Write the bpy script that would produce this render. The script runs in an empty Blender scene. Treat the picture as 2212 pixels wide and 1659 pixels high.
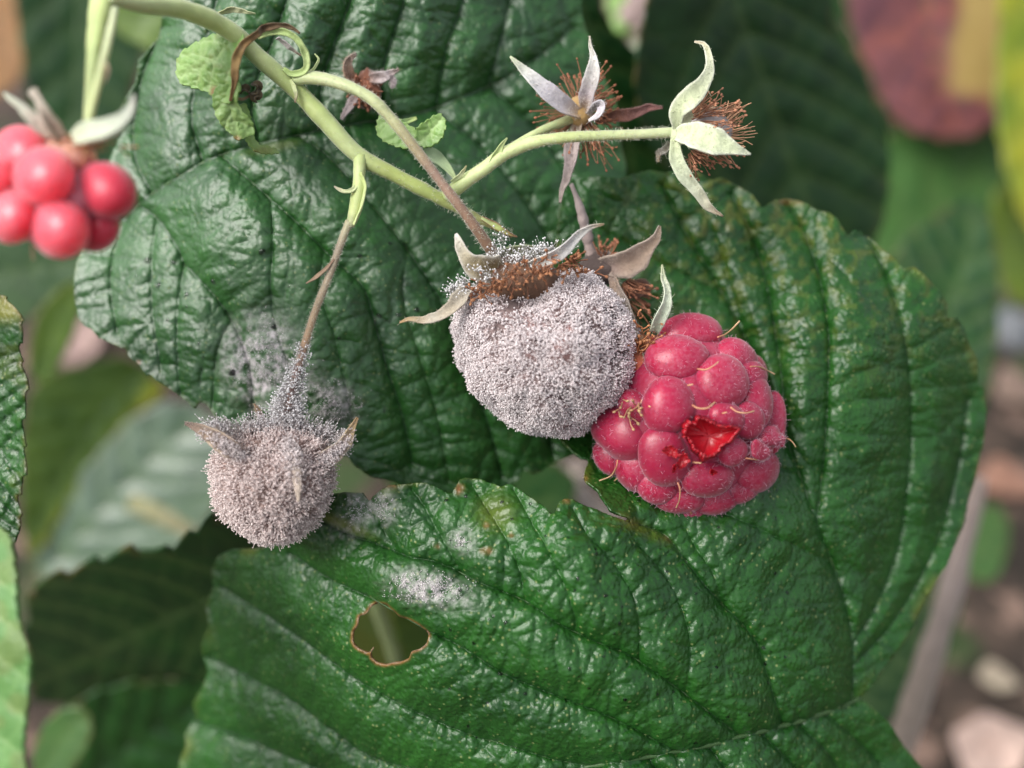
import bpy, math, random
import numpy as np
from mathutils import Vector

random.seed(7)
rng = np.random.default_rng(11)
SC = bpy.context.scene
COL = SC.collection
SC.unit_settings.scale_length = 0.1          # 1 unit = 10 cm, so a leaf is about half a unit

# ------------------------------------------------------------------ camera, sky, sun, exposure
S = 0.0005                                   # one sheet step = 0.05 mm
DC = 1840.0                                  # camera distance to the berries, in steps
PITCH = math.radians(46)                     # the camera looks down into the bush
EX = np.array([1.0, 0, 0])
UP = np.array([0, math.sin(PITCH), math.cos(PITCH)])
NN = np.array([0, -math.cos(PITCH), math.sin(PITCH)])
CEN = np.array([0.0, 0.0, 2.6])              # height of the cluster above the soil

def W(P):
    P = np.asarray(P, float).reshape(-1, 3)
    f = (DC - P[:, 2]) / DC
    x = (P[:, 0] - 1106.0) * f
    y = -(P[:, 1] - 829.5) * f
    return (x[:, None] * EX + y[:, None] * UP + P[:, 2][:, None] * NN) * S + CEN

cam = bpy.data.cameras.new('camera')
cam.sensor_width = 36.0
cam.lens = 36.0 * DC / 2212.0
cam.clip_start = 0.01
cam.clip_end = 500.0
cam.dof.use_dof = True
cam.dof.focus_distance = (DC - 20) * S
cam.dof.aperture_fstop = 0.86
cam_o = bpy.data.objects.new('camera', cam)
COL.objects.link(cam_o)
cam_o.location = Vector(CEN + NN * DC * S)
cam_o.rotation_euler = (math.pi / 2 - PITCH, 0, 0)
SC.camera = cam_o

sun_cam = np.array([-0.60, 0.46, 0.66])
sun_dir = sun_cam[0] * EX + sun_cam[1] * UP + sun_cam[2] * NN
sun_dir /= np.linalg.norm(sun_dir)
elev = math.asin(sun_dir[2])
azim = math.atan2(sun_dir[0], sun_dir[1])
world = bpy.data.worlds.new('World')
SC.world = world
world.use_nodes = True
wn = world.node_tree
for n in list(wn.nodes):
    wn.nodes.remove(n)
sky = wn.nodes.new('ShaderNodeTexSky')
sky.sky_type = 'NISHITA'
sky.sun_disc = False
sky.sun_elevation = elev
sky.sun_rotation = azim
sky.air_density = 1.0
sky.dust_density = 4.0
hs = wn.nodes.new('ShaderNodeHueSaturation')
hs.inputs['Saturation'].default_value = 0.32
bgn = wn.nodes.new('ShaderNodeBackground')
bgn.inputs['Strength'].default_value = 0.12
wo = wn.nodes.new('ShaderNodeOutputWorld')
wn.links.new(sky.outputs[0], hs.inputs['Color'])
wn.links.new(hs.outputs[0], bgn.inputs['Color'])
wn.links.new(bgn.outputs[0], wo.inputs[0])

sun = bpy.data.lights.new('sun', 'SUN')
sun.energy = 1.5
sun.angle = math.radians(38)
sun.color = (1.0, 0.97, 0.93)
sun_o = bpy.data.objects.new('sun', sun)
COL.objects.link(sun_o)
sun_o.location = Vector(CEN + sun_dir * 6)
sun_o.rotation_euler = Vector(sun_dir).to_track_quat('Z', 'Y').to_euler()

vs = SC.view_settings
vs.view_transform = 'Standard'
vs.look = 'None'
vs.gamma = 1.0
vs.use_curve_mapping = False
vs.exposure = 0.86
SC.cycles.max_bounces = 5
SC.cycles.diffuse_bounces = 3
SC.cycles.glossy_bounces = 2
SC.cycles.transmission_bounces = 4
SC.cycles.caustics_reflective = False
SC.cycles.caustics_refractive = False
SC.cycles.use_denoising = True

# ------------------------------------------------------------------ small tools
def vnoise(x, y, scale, seed=0):
    r = np.random.default_rng(seed)
    T = r.random((64, 64))
    u = np.asarray(x) / scale; v = np.asarray(y) / scale
    i = np.floor(u).astype(int); j = np.floor(v).astype(int)
    a = u - i; b = v - j
    a = a * a * (3 - 2 * a); b = b * b * (3 - 2 * b)
    i0, i1, j0, j1 = i % 64, (i + 1) % 64, j % 64, (j + 1) % 64
    return (T[i0, j0] * (1 - a) * (1 - b) + T[i1, j0] * a * (1 - b) + T[i0, j1] * (1 - a) * b + T[i1, j1] * a * b) * 2 - 1

def vnoise3(P, scale, seed=0):
    return (vnoise(P[:, 0] + .37 * P[:, 2], P[:, 1] - .21 * P[:, 2], scale, seed)
            + vnoise(P[:, 1] + 9.1, P[:, 2] + 3.3, scale, seed + 1)
            + vnoise(P[:, 2] - 5.7, P[:, 0] + 1.9, scale, seed + 2)) / 3 * 1.7

def spline(pts, n):
    P = np.array(pts, float)
    if len(P) < 3:
        t = np.linspace(0, 1, n)[:, None]
        return P[0] * (1 - t) + P[-1] * t
    Q = np.vstack([2 * P[0] - P[1], P, 2 * P[-1] - P[-2]])
    L = np.r_[0, np.cumsum(np.linalg.norm(np.diff(P, axis=0), axis=1))]
    out = []
    for t in np.linspace(0, L[-1], n):
        k = min(max(np.searchsorted(L, t, 'right') - 1, 0), len(P) - 2)
        u = (t - L[k]) / max(L[k + 1] - L[k], 1e-9)
        p0, p1, p2, p3 = Q[k], Q[k + 1], Q[k + 2], Q[k + 3]
        out.append(0.5 * (2 * p1 + (p2 - p0) * u + (2 * p0 - 5 * p1 + 4 * p2 - p3) * u * u + (3 * p1 - p0 - 3 * p2 + p3) * u ** 3))
    return np.array(out)

def lerp_list(vals, n):
    vals = np.array(vals, float)
    xs = np.linspace(0, 1, len(vals)); t = np.linspace(0, 1, n)
    if vals.ndim == 1:
        return np.interp(t, xs, vals)
    return np.stack([np.interp(t, xs, vals[:, k]) for k in range(vals.shape[1])], 1)

def thing(name, label, cat, base, group=None):
    o = bpy.data.objects.new(name, None)
    COL.objects.link(o)
    o.empty_display_size = 0.02
    o.location = Vector(W([base])[0])
    o['label'] = label; o['category'] = cat
    if group: o['group'] = group
    return o

def root_loc(o):
    v = np.zeros(3)
    while o is not None:
        v += np.array(o.location); o = o.parent
    return v

def mk(name, V, F, mat, parent=None, col=None, smooth=True, solid=0.0, tris=None, kind=None, base=None, raw=False, label=None):
    Wv = np.asarray(V, float) if raw else W(V)
    if parent is not None:
        off = root_loc(parent)
    else:
        off = (np.asarray(base, float) if raw else W([base])[0]) if base is not None else Wv.mean(0)
    Wv = Wv - off
    me = bpy.data.meshes.new(name)
    F = np.asarray(F) if not isinstance(F, list) else F
    if isinstance(F, np.ndarray):
        nf, k = F.shape
        me.vertices.add(len(Wv)); me.vertices.foreach_set('co', Wv.astype(np.float32).ravel())
        me.loops.add(nf * k); me.loops.foreach_set('vertex_index', F.astype(np.int32).ravel())
        me.polygons.add(nf)
        me.polygons.foreach_set('loop_start', np.arange(0, nf * k, k, dtype=np.int32))
        me.update(calc_edges=True)
    else:
        me.from_pydata(Wv.tolist(), [], F)
    if smooth:
        me.polygons.foreach_set('use_smooth', np.ones(len(me.polygons), dtype=bool))
    if col is not None:
        col = np.asarray(col, np.float32)
        if col.ndim == 1: col = np.tile(col, (len(Wv), 1))
        if col.shape[1] == 3: col = np.hstack([col, np.ones((len(col), 1), np.float32)])
        a = me.attributes.new('Col', 'FLOAT_COLOR', 'POINT')
        a.data.foreach_set('color', col.astype(np.float32).ravel())
    me.materials.append(mat)
    me.update()
    o = bpy.data.objects.new(name, me)
    COL.objects.link(o)
    if parent is not None: o.parent = parent
    else: o.location = Vector(off)
    if solid:
        m = o.modifiers.new('thickness', 'SOLIDIFY')
        m.thickness = solid * S; m.offset = 0.0
    if kind: o['kind'] = kind
    if label: o['label'] = label
    return o

class Acc:
    def __init__(s): s.v = []; s.f = []; s.c = []; s.n = 0
    def add(s, V, F, C=None):
        V = np.asarray(V, float); F = np.asarray(F, int)
        s.v.append(V); s.f.append(F + s.n); s.n += len(V)
        if C is not None:
            C = np.asarray(C, float)
            if C.ndim == 1: C = np.tile(C, (len(V), 1))
            s.c.append(C[:, :3])
    def V(s): return np.vstack(s.v)
    def F(s): return np.vstack(s.f)
    def C(s): return np.vstack(s.c) if s.c else None

def quads_grid(n, m, closed):
    f = []
    for i in range(n - 1):
        for j in range(m if closed else m - 1):
            a = i * m + j; b = i * m + (j + 1) % m
            f.append((a, b, b + m, a + m))
    return np.array(f)

def tube(path, radii, n=40, sides=10, wob=0.0, seed=0):
    P = spline(path, n); R = lerp_list(radii, n)
    if wob:
        R = R * (1 + wob * vnoise(np.arange(n) * 1.0, np.zeros(n), 3.0, seed))
    T = np.gradient(P, axis=0); T /= np.linalg.norm(T, axis=1)[:, None] + 1e-9
    ref = np.array([0, 0, 1.0])
    A = np.cross(T, ref); A /= np.linalg.norm(A, axis=1)[:, None] + 1e-9
    B = np.cross(T, A)
    R = R.copy()
    th = np.arange(sides) * 2 * math.pi / sides
    V = P[:, None, :] + R[:, None, None] * (A[:, None, :] * np.cos(th)[None, :, None] + B[:, None, :] * np.sin(th)[None, :, None])
    V = V.reshape(-1, 3); F = quads_grid(n, sides, True)
    # close the ends with small domes
    e0 = P[0] - T[0] * R[0] * .5; e1 = P[-1] + T[-1] * R[-1] * .5
    k = len(V); V = np.vstack([V, e0, e1])
    caps = [(j, j, (j + 1) % sides, k) for j in range(sides)]
    capf = []
    for j in range(sides):
        capf.append((k, (j + 1) % sides, j, j))
        b = (n - 1) * sides
        capf.append((k + 1, b + j, b + (j + 1) % sides, b + (j + 1) % sides))
    return V, F, capf, P, R, T

def tube_obj(name, path, radii, mat, parent, n=40, sides=10, col=None, wob=.05, seed=0, label=None):
    V, F, cap, P, R, T = tube(path, radii, n, sides, wob, seed)
    faces = [tuple(map(int, f)) for f in F] + [tuple(dict.fromkeys(map(int, f))) for f in cap]
    C = None
    if col is not None:
        c = lerp_list(col, n); C = np.repeat(c, sides, axis=0); C = np.vstack([C, c[0], c[-1]])
    return mk(name, V, faces, mat, parent, C, label=label)

def ribbon(path, widths, roll=0.0, cup=0.3, n=30, m=9, wav=0.0, seed=0, side3=None, shape_jit=0.0):
    P = spline(path, n); Wd = lerp_list(widths, n)
    sd_ = int(abs(P[0, 0] * 7 + P[-1, 1] * 3)) % 997
    Wd = Wd * (1 + .13 * vnoise(np.arange(n) * 1.0, np.zeros(n) + sd_, 4.0, 5))
    wav = max(wav, 2.5)
    T = np.gradient(P, axis=0); T /= np.linalg.norm(T, axis=1)[:, None] + 1e-9
    ref = np.array([0, 0, 1.0]) if side3 is None else np.array(side3, float)
    A = np.cross(T, ref); A /= np.linalg.norm(A, axis=1)[:, None] + 1e-9
    B = np.cross(A, T)
    r = np.radians(lerp_list(roll, n) if isinstance(roll, (list, tuple)) else np.full(n, roll))
    A2 = A * np.cos(r)[:, None] + B * np.sin(r)[:, None]
    B2 = -A * np.sin(r)[:, None] + B * np.cos(r)[:, None]
    s = np.linspace(-1, 1, m)
    cu = lerp_list(cup, n) if isinstance(cup, (list, tuple)) else np.full(n, cup)
    V = P[:, None, :] + A2[:, None, :] * (Wd[:, None] * s[None, :])[:, :, None] + B2[:, None, :] * ((cu * Wd)[:, None] * (.55 * s ** 2 + .45 * np.abs(s) ** 1.2)[None, :])[:, :, None]
    if wav:
        t = np.arange(n)
        w = wav * (vnoise(t[:, None] * 1.0 + 0 * s[None, :], s[None, :] * 2.0 + 0 * t[:, None], 4.0, seed))
        V = V + B2[:, None, :] * (w * np.minimum(Wd, 8)[:, None] / 8)[:, :, None]
    return V.reshape(-1, 3), quads_grid(n, m, False), n, m

SEPAL_FUZZ = {}
def ribbon_obj(name, path, widths, mat, parent, col=None, edge=None, solid=2.2, label=None, **k):
    V, F, n, m = ribbon(path, widths, **k)
    C = None
    if col is not None:
        c = lerp_list(col, n)
        C = np.repeat(c[:, None, :], m, axis=1)
        if edge is not None:
            s = np.abs(np.linspace(-1, 1, m)) ** 4
            C = C * (1 - s[None, :, None]) + np.array(edge)[None, None, :] * s[None, :, None]
        C = C.reshape(-1, 3)
    if name == 'sepal' and C is not None:
        SEPAL_FUZZ.setdefault(parent.name, []).append((V, F, C))
    return mk(name, V, F, mat, parent, C, solid=solid, label=label)

def ellipsoid(c, ax, r, n=14, m=20):
    """centre c, ax 3x3 rows = axes, r radii"""
    th = np.linspace(0, math.pi, n); ph = np.arange(m) * 2 * math.pi / m
    u = np.stack([np.outer(np.sin(th), np.cos(ph)), np.outer(np.sin(th), np.sin(ph)), np.outer(np.cos(th), np.ones(m))], -1).reshape(-1, 3)
    return u, np.asarray(c) + (u * np.asarray(r)) @ np.asarray(ax), quads_grid(n, m, True)

def frame_from(nrm):
    nrm = np.asarray(nrm, float); nrm = nrm / np.linalg.norm(nrm)
    a = np.array([1.0, 0, 0]) if abs(nrm[0]) < .8 else np.array([0, 1.0, 0])
    t = a - nrm * a.dot(nrm); t /= np.linalg.norm(t)
    return np.array([t, np.cross(nrm, t), nrm])

# ------------------------------------------------------------------ materials
def node_mat(name):
    m = bpy.data.materials.new(name); m.use_nodes = True
    nt = m.node_tree
    return m, nt, nt.nodes['Principled BSDF'], nt.nodes['Material Output']

def N(nt, t, **k):
    n = nt.nodes.new(t)
    for a, b in k.items(): setattr(n, a, b)
    return n

def noise(nt, scale, detail=3, rough=.55, vec=None):
    n = N(nt, 'ShaderNodeTexNoise')
    n.inputs['Scale'].default_value = scale; n.inputs['Detail'].default_value = detail; n.inputs['Roughness'].default_value = rough
    if vec is not None: nt.links.new(vec, n.inputs['Vector'])
    return n

def ramp(nt, src, a, b, ca=(0, 0, 0, 1), cb=(1, 1, 1, 1)):
    r = N(nt, 'ShaderNodeValToRGB')
    r.color_ramp.elements[0].position = a; r.color_ramp.elements[1].position = b
    r.color_ramp.elements[0].color = ca; r.color_ramp.elements[1].color = cb
    nt.links.new(src, r.inputs[0]); return r

def mix(nt, fac, a, b, blend='MIX'):
    m = N(nt, 'ShaderNodeMix', data_type='RGBA', blend_type=blend)
    for sock, v in ((0, fac), (6, a), (7, b)):
        if isinstance(v, (int, float)): m.inputs[sock].default_value = v
        elif isinstance(v, tuple): m.inputs[sock].default_value = v if len(v) == 4 else (*v, 1)
        else: nt.links.new(v, m.inputs[sock])
    return m.outputs[2]

def mathn(nt, op, a, b=None):
    m = N(nt, 'ShaderNodeMath', operation=op)
    for s, v in ((0, a), (1, b)):
        if v is None: continue
        if isinstance(v, (int, float)): m.inputs[s].default_value = v
        else: nt.links.new(v, m.inputs[s])
    return m.outputs[0]

def leaf_mat(name, dark, light, veinc=(.10, .17, .045), rough=.36, spec=.5, speck=.5, transl=.12, yellow=(.30, .26, .04), brown=(.16, .075, .03), coat=0.0, ior=1.5, pebble=.42):
    """blade: Col.r = vein line, .g = mold film, .b = brown/dead, .a = yellow/other tint"""
    m, nt, P, out = node_mat(name)
    tc = N(nt, 'ShaderNodeTexCoord').outputs['Object']
    at = N(nt, 'ShaderNodeAttribute', attribute_name='Col')
    sep = N(nt, 'ShaderNodeSeparateColor'); nt.links.new(at.outputs['Color'], sep.inputs[0])
    n1 = noise(nt, 9, 4, .6, tc); n2 = noise(nt, 60, 3, .6, tc)
    r1 = ramp(nt, n1.outputs['Fac'], .35, .68)
    c = mix(nt, r1.outputs[0], dark, light)
    r2 = ramp(nt, n2.outputs['Fac'], .4, .75)
    c = mix(nt, mathn(nt, 'MULTIPLY', r2.outputs[0], .35), c, (light[0] * 1.5, light[1] * 1.35, light[2] * 1.3))
    c = mix(nt, at.outputs['Alpha'], c, yellow)
    c = mix(nt, mathn(nt, 'MULTIPLY', sep.outputs[0], .6), c, veinc)
    vo = N(nt, 'ShaderNodeTexVoronoi'); vo.inputs['Scale'].default_value = 120; nt.links.new(tc, vo.inputs['Vector'])
    sp = ramp(nt, vo.outputs['Distance'], .10, .22, (1, 1, 1, 1), (0, 0, 0, 1))
    n3 = noise(nt, 30, 2, .5, tc); r3 = ramp(nt, n3.outputs['Fac'], .36, .6)
    spf = mathn(nt, 'MULTIPLY', sp.outputs[0], r3.outputs[0])
    c = mix(nt, mathn(nt, 'MULTIPLY', spf, speck), c, (.28, .33, .12))
    nb = noise(nt, 120, 3, .6, tc)
    c = mix(nt, sep.outputs[2], c, mix(nt, nb.outputs['Fac'], brown, (brown[0] * 2.4, brown[1] * 2.2, brown[2] * 1.8)))
    nm = noise(nt, 170, 4, .7, tc); rm = ramp(nt, nm.outputs['Fac'], .38, .62)
    mf = mathn(nt, 'MULTIPLY', sep.outputs[1], mathn(nt, 'ADD', mathn(nt, 'MULTIPLY', rm.outputs[0], .75), .2))
    c = mix(nt, mf, c, (.70, .64, .65))
    nt.links.new(c, P.inputs['Base Color'])
    rr = noise(nt, 22, 3, .5, tc)
    rv = mathn(nt, 'ADD', mathn(nt, 'MULTIPLY', rr.outputs['Fac'], .22), rough - .11)
    rv = mathn(nt, 'ADD', rv, mathn(nt, 'MULTIPLY', sep.outputs[1], .45))
    nt.links.new(rv, P.inputs['Roughness'])
    P.inputs['Specular IOR Level'].default_value = spec
    P.inputs['IOR'].default_value = ior
    if coat:
        P.inputs['Coat Weight'].default_value = coat; P.inputs['Coat Roughness'].default_value = .18
    v2 = N(nt, 'ShaderNodeTexVoronoi', feature='SMOOTH_F1'); v2.inputs['Scale'].default_value = 190; nt.links.new(tc, v2.inputs['Vector'])
    nf = noise(nt, 420, 2, .5, tc)
    hsum = mathn(nt, 'ADD', mathn(nt, 'MULTIPLY', v2.outputs['Distance'], -1.0), mathn(nt, 'MULTIPLY', nf.outputs['Fac'], .35))
    b = N(nt, 'ShaderNodeBump'); b.inputs['Strength'].default_value = pebble; b.inputs['Distance'].default_value = .0026
    nt.links.new(hsum, b.inputs['Height']); nt.links.new(b.outputs[0], P.inputs['Normal'])
    if transl:
        t = N(nt, 'ShaderNodeBsdfTranslucent'); ms = N(nt, 'ShaderNodeMixShader'); ms.inputs[0].default_value = transl
        nt.links.new(mix(nt, .6, c, (.25, .42, .03)), t.inputs[0])
        nt.links.new(P.outputs[0], ms.inputs[1]); nt.links.new(t.outputs[0], ms.inputs[2]); nt.links.new(ms.outputs[0], out.inputs[0])
    return m

def soft_mat(name, base=None, rough=.6, var=.25, vscale=60, bump=.3, bscale=200, sheen=0.0, sss=0.0, sssr=(.02, .012, .008), spec=.4, sheenc=(1, 1, 1), coat=0.0):
    """base None: colour from the Col attribute"""
    m, nt, P, out = node_mat(name)
    tc = N(nt, 'ShaderNodeTexCoord').outputs['Object']
    n = noise(nt, vscale, 4, .6, tc)
    f = mathn(nt, 'ADD', mathn(nt, 'MULTIPLY', n.outputs['Fac'], 2 * var), 1 - var)
    if base is None:
        src = N(nt, 'ShaderNodeAttribute', attribute_name='Col').outputs['Color']
    else:
        rgb = N(nt, 'ShaderNodeRGB'); rgb.outputs[0].default_value = (*base, 1); src = rgb.outputs[0]
    vm = N(nt, 'ShaderNodeVectorMath', operation='SCALE')
    nt.links.new(src, vm.inputs[0]); nt.links.new(f, vm.inputs['Scale'])
    nt.links.new(vm.outputs[0], P.inputs['Base Color'])
    P.inputs['Roughness'].default_value = rough
    P.inputs['Specular IOR Level'].default_value = spec
    if sheen:
        P.inputs['Sheen Weight'].default_value = sheen; P.inputs['Sheen Roughness'].default_value = .45
        P.inputs['Sheen Tint'].default_value = (*sheenc, 1)
    if sss:
        P.inputs['Subsurface Weight'].default_value = sss; P.inputs['Subsurface Radius'].default_value = sssr
        P.inputs['Subsurface Scale'].default_value = 1.0
    if coat:
        P.inputs['Coat Weight'].default_value = coat; P.inputs['Coat Roughness'].default_value = .12
    if bump:
        nb = noise(nt, bscale, 3, .6, tc)
        b = N(nt, 'ShaderNodeBump'); b.inputs['Strength'].default_value = bump; b.inputs['Distance'].default_value = .002
        nt.links.new(nb.outputs['Fac'], b.inputs['Height']); nt.links.new(b.outputs[0], P.inputs['Normal'])
    return m

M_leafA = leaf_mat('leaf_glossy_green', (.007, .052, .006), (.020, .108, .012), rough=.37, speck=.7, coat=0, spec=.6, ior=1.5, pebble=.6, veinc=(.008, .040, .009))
M_leafB = leaf_mat('leaf_pale_sheen_green', (.008, .062, .008), (.023, .122, .015), rough=.45, speck=.5, spec=.8, coat=0, ior=1.55, pebble=.36, veinc=(.008, .040, .010))
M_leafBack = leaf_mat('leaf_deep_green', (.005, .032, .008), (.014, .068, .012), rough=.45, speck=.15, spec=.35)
M_leafMid = leaf_mat('leaf_mid_green', (.028, .095, .02), (.065, .17, .035), rough=.45, speck=.1)
M_leafYel = leaf_mat('leaf_yellow_green', (.07, .16, .012), (.15, .25, .02), rough=.45, speck=.1, transl=.3, yellow=(.50, .46, .03))
M_leafOlive = leaf_mat('leaf_olive_green', (.035, .090, .008), (.085, .155, .014), rough=.45, speck=.1, yellow=(.36, .38, .02))
M_leafPale = leaf_mat('leaf_grey_green', (.02, .07, .028), (.05, .12, .05), rough=.38, speck=.1, spec=1.0, ior=1.6)
M_leafAut = leaf_mat('leaf_autumn', (.055, .020, .032), (.19, .065, .075), rough=.5, speck=.1, veinc=(.35, .10, .06), yellow=(.40, .29, .09), transl=.15)
M_leafUnder = leaf_mat('leaf_pale_underside', (.07, .19, .04), (.13, .28, .085), veinc=(.22, .36, .13), rough=.5, speck=.0, transl=.1)
M_young = leaf_mat('leaf_young_green', (.16, .34, .07), (.30, .48, .14), veinc=(.42, .58, .24), rough=.45, speck=.0, transl=.2)
M_vein = soft_mat('vein_pale', (.045, .095, .03), rough=.5, var=.5, vscale=40)
M_stem = soft_mat('stem', None, rough=.5, var=.34, vscale=38, bump=.35, bscale=170, sheen=.35, sss=.15)
M_sepal = soft_mat('sepal', None, rough=.85, var=.38, vscale=38, bump=.8, bscale=150, sheen=.3, spec=.2)
M_stamen = soft_mat('stamen', None, rough=.55, var=.35, vscale=90, bump=.2)
M_mold = soft_mat('mold', None, rough=.6, var=.12, vscale=30, bump=0, spec=.5)
M_moldbody = soft_mat('mold_crust', None, rough=.9, var=.45, vscale=50, bump=.8, bscale=120)
M_dry = soft_mat('dry_litter', None, rough=.8, var=.4, vscale=14, bump=.5, bscale=60)
M_fuzz = soft_mat('fuzz', None, rough=.6, var=.05, bump=0)

def berry_mat(name, deep, bright, bloom, rough, sss, sheen, coat=0.0, rad=1.0):
    m, nt, P, out = node_mat(name)
    tc = N(nt, 'ShaderNodeTexCoord').outputs['Object']
    n = noise(nt, 16, 3, .55, tc); c = mix(nt, ramp(nt, n.outputs['Fac'], .3, .7).outputs[0], deep, bright)
    if bloom:
        nb = noise(nt, 230, 4, .75, tc); nl = noise(nt, 14, 3, .6, tc)
        f = mathn(nt, 'MULTIPLY', ramp(nt, nb.outputs['Fac'], .42, .72).outputs[0], ramp(nt, nl.outputs['Fac'], .28, .62).outputs[0])
        c = mix(nt, mathn(nt, 'MULTIPLY', f, bloom), c, (.62, .42, .50))
    nt.links.new(c, P.inputs['Base Color'])
    P.inputs['Roughness'].default_value = rough
    P.inputs['Subsurface Weight'].default_value = sss
    P.inputs['Subsurface Radius'].default_value = (.022, .004, .005)
    P.inputs['Subsurface Scale'].default_value = rad
    P.inputs['Sheen Weight'].default_value = sheen; P.inputs['Sheen Roughness'].default_value = .4
    P.inputs['Sheen Tint'].default_value = (1, .82, .9, 1)
    P.inputs['Coat Weight'].default_value = coat; P.inputs['Coat Roughness'].default_value = .15
    b = N(nt, 'ShaderNodeBump'); b.inputs['Strength'].default_value = .25; b.inputs['Distance'].default_value = .0015
    nq = noise(nt, 160, 3, .6, tc); nt.links.new(nq.outputs['Fac'], b.inputs['Height']); nt.links.new(b.outputs[0], P.inputs['Normal'])
    return m
M_ripe = berry_mat('raspberry_skin_bloom', (.25, .004, .034), (.42, .010, .060), .24, .36, .6, .35, 0, 1.4)
M_ripe_in = berry_mat('raspberry_flesh', (.26, .003, .010), (.46, .006, .016), 0, .42, .3, 0, .1)
M_fresh = berry_mat('raspberry_skin_fresh', (.82, .07, .11), (.94, .17, .20), .10, .29, 1.0, .5, 0, 3.0)
M_fresh_dark = berry_mat('raspberry_skin_dark', (.50, .016, .045), (.66, .03, .075), .16, .40, .8, .6, 0, 2.0)

m_, nt_, P_, o_ = node_mat('dew')
P_.inputs['Base Color'].default_value = (1, 1, 1, 1); P_.inputs['Roughness'].default_value = .03
P_.inputs['Transmission Weight'].default_value = 1.0; P_.inputs['IOR'].default_value = 1.33
M_dew = m_

# ------------------------------------------------------------------ the leaf builder
def seg_min(D, xs, ys, poly, reach):
    """lower the distance grid D (rows ys, cols xs) to the polyline within reach"""
    st = xs[1] - xs[0]
    P = np.asarray(poly, float)[:, :2]
    for a, b in zip(P[:-1], P[1:]):
        i0 = max(int((min(a[0], b[0]) - reach - xs[0]) / st), 0); i1 = min(int((max(a[0], b[0]) + reach - xs[0]) / st) + 2, len(xs))
        j0 = max(int((min(a[1], b[1]) - reach - ys[0]) / st), 0); j1 = min(int((max(a[1], b[1]) + reach - ys[0]) / st) + 2, len(ys))
        if i1 <= i0 or j1 <= j0: continue
        X = xs[i0:i1][None, :]; Y = ys[j0:j1][:, None]
        d = b - a; L = d.dot(d) + 1e-9
        t = np.clip(((X - a[0]) * d[0] + (Y - a[1]) * d[1]) / L, 0, 1)
        q = np.hypot(X - a[0] - t * d[0], Y - a[1] - t * d[1])
        D[j0:j1, i0:i1] = np.minimum(D[j0:j1, i0:i1], q)

def inside_poly(X, Y, poly):
    P = np.asarray(poly, float); r = np.zeros(X.shape, bool)
    x1, y1 = P[-1]
    for x2, y2 in P:
        if y1 != y2:
            c = ((y1 > Y) != (y2 > Y)) & (X < (x2 - x1) * (Y - y1) / (y2 - y1) + x1)
            r ^= c
        x1, y1 = x2, y2
    return r

def closest_on(poly, Q):
    P = np.asarray(poly, float); A = P; B = np.roll(P, -1, 0)
    best = np.full(len(Q), 1e18); out = Q.copy()
    for a, b in zip(A, B):
        d = b - a; t = np.clip(((Q - a) @ d) / (d @ d + 1e-9), 0, 1)
        c = a + t[:, None] * d; e = ((Q - c) ** 2).sum(1)
        m = e < best; best[m] = e[m]; out[m] = c[m]
    return out, np.sqrt(best)

def tps(ctrl):
    C = np.array(ctrl, float); n = len(C)
    X = C[:, :2] / 500.0
    d = np.linalg.norm(X[:, None] - X[None], axis=2)
    K = np.where(d > 0, d * d * np.log(d + 1e-12), 0) + np.eye(n) * .02
    Pm = np.hstack([np.ones((n, 1)), X])
    A = np.block([[K, Pm], [Pm.T, np.zeros((3, 3))]])
    w = np.linalg.solve(A, np.r_[C[:, 2], 0, 0, 0])
    def f(x, y):
        x = np.asarray(x, float) / 500; y = np.asarray(y, float) / 500
        z = w[n] + w[n + 1] * x + w[n + 2] * y
        for k in range(n):
            r2 = (x - X[k, 0]) ** 2 + (y - X[k, 1]) ** 2
            z = z + w[k] * .5 * r2 * np.log(r2 + 1e-12)
        return z
    return f

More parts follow.
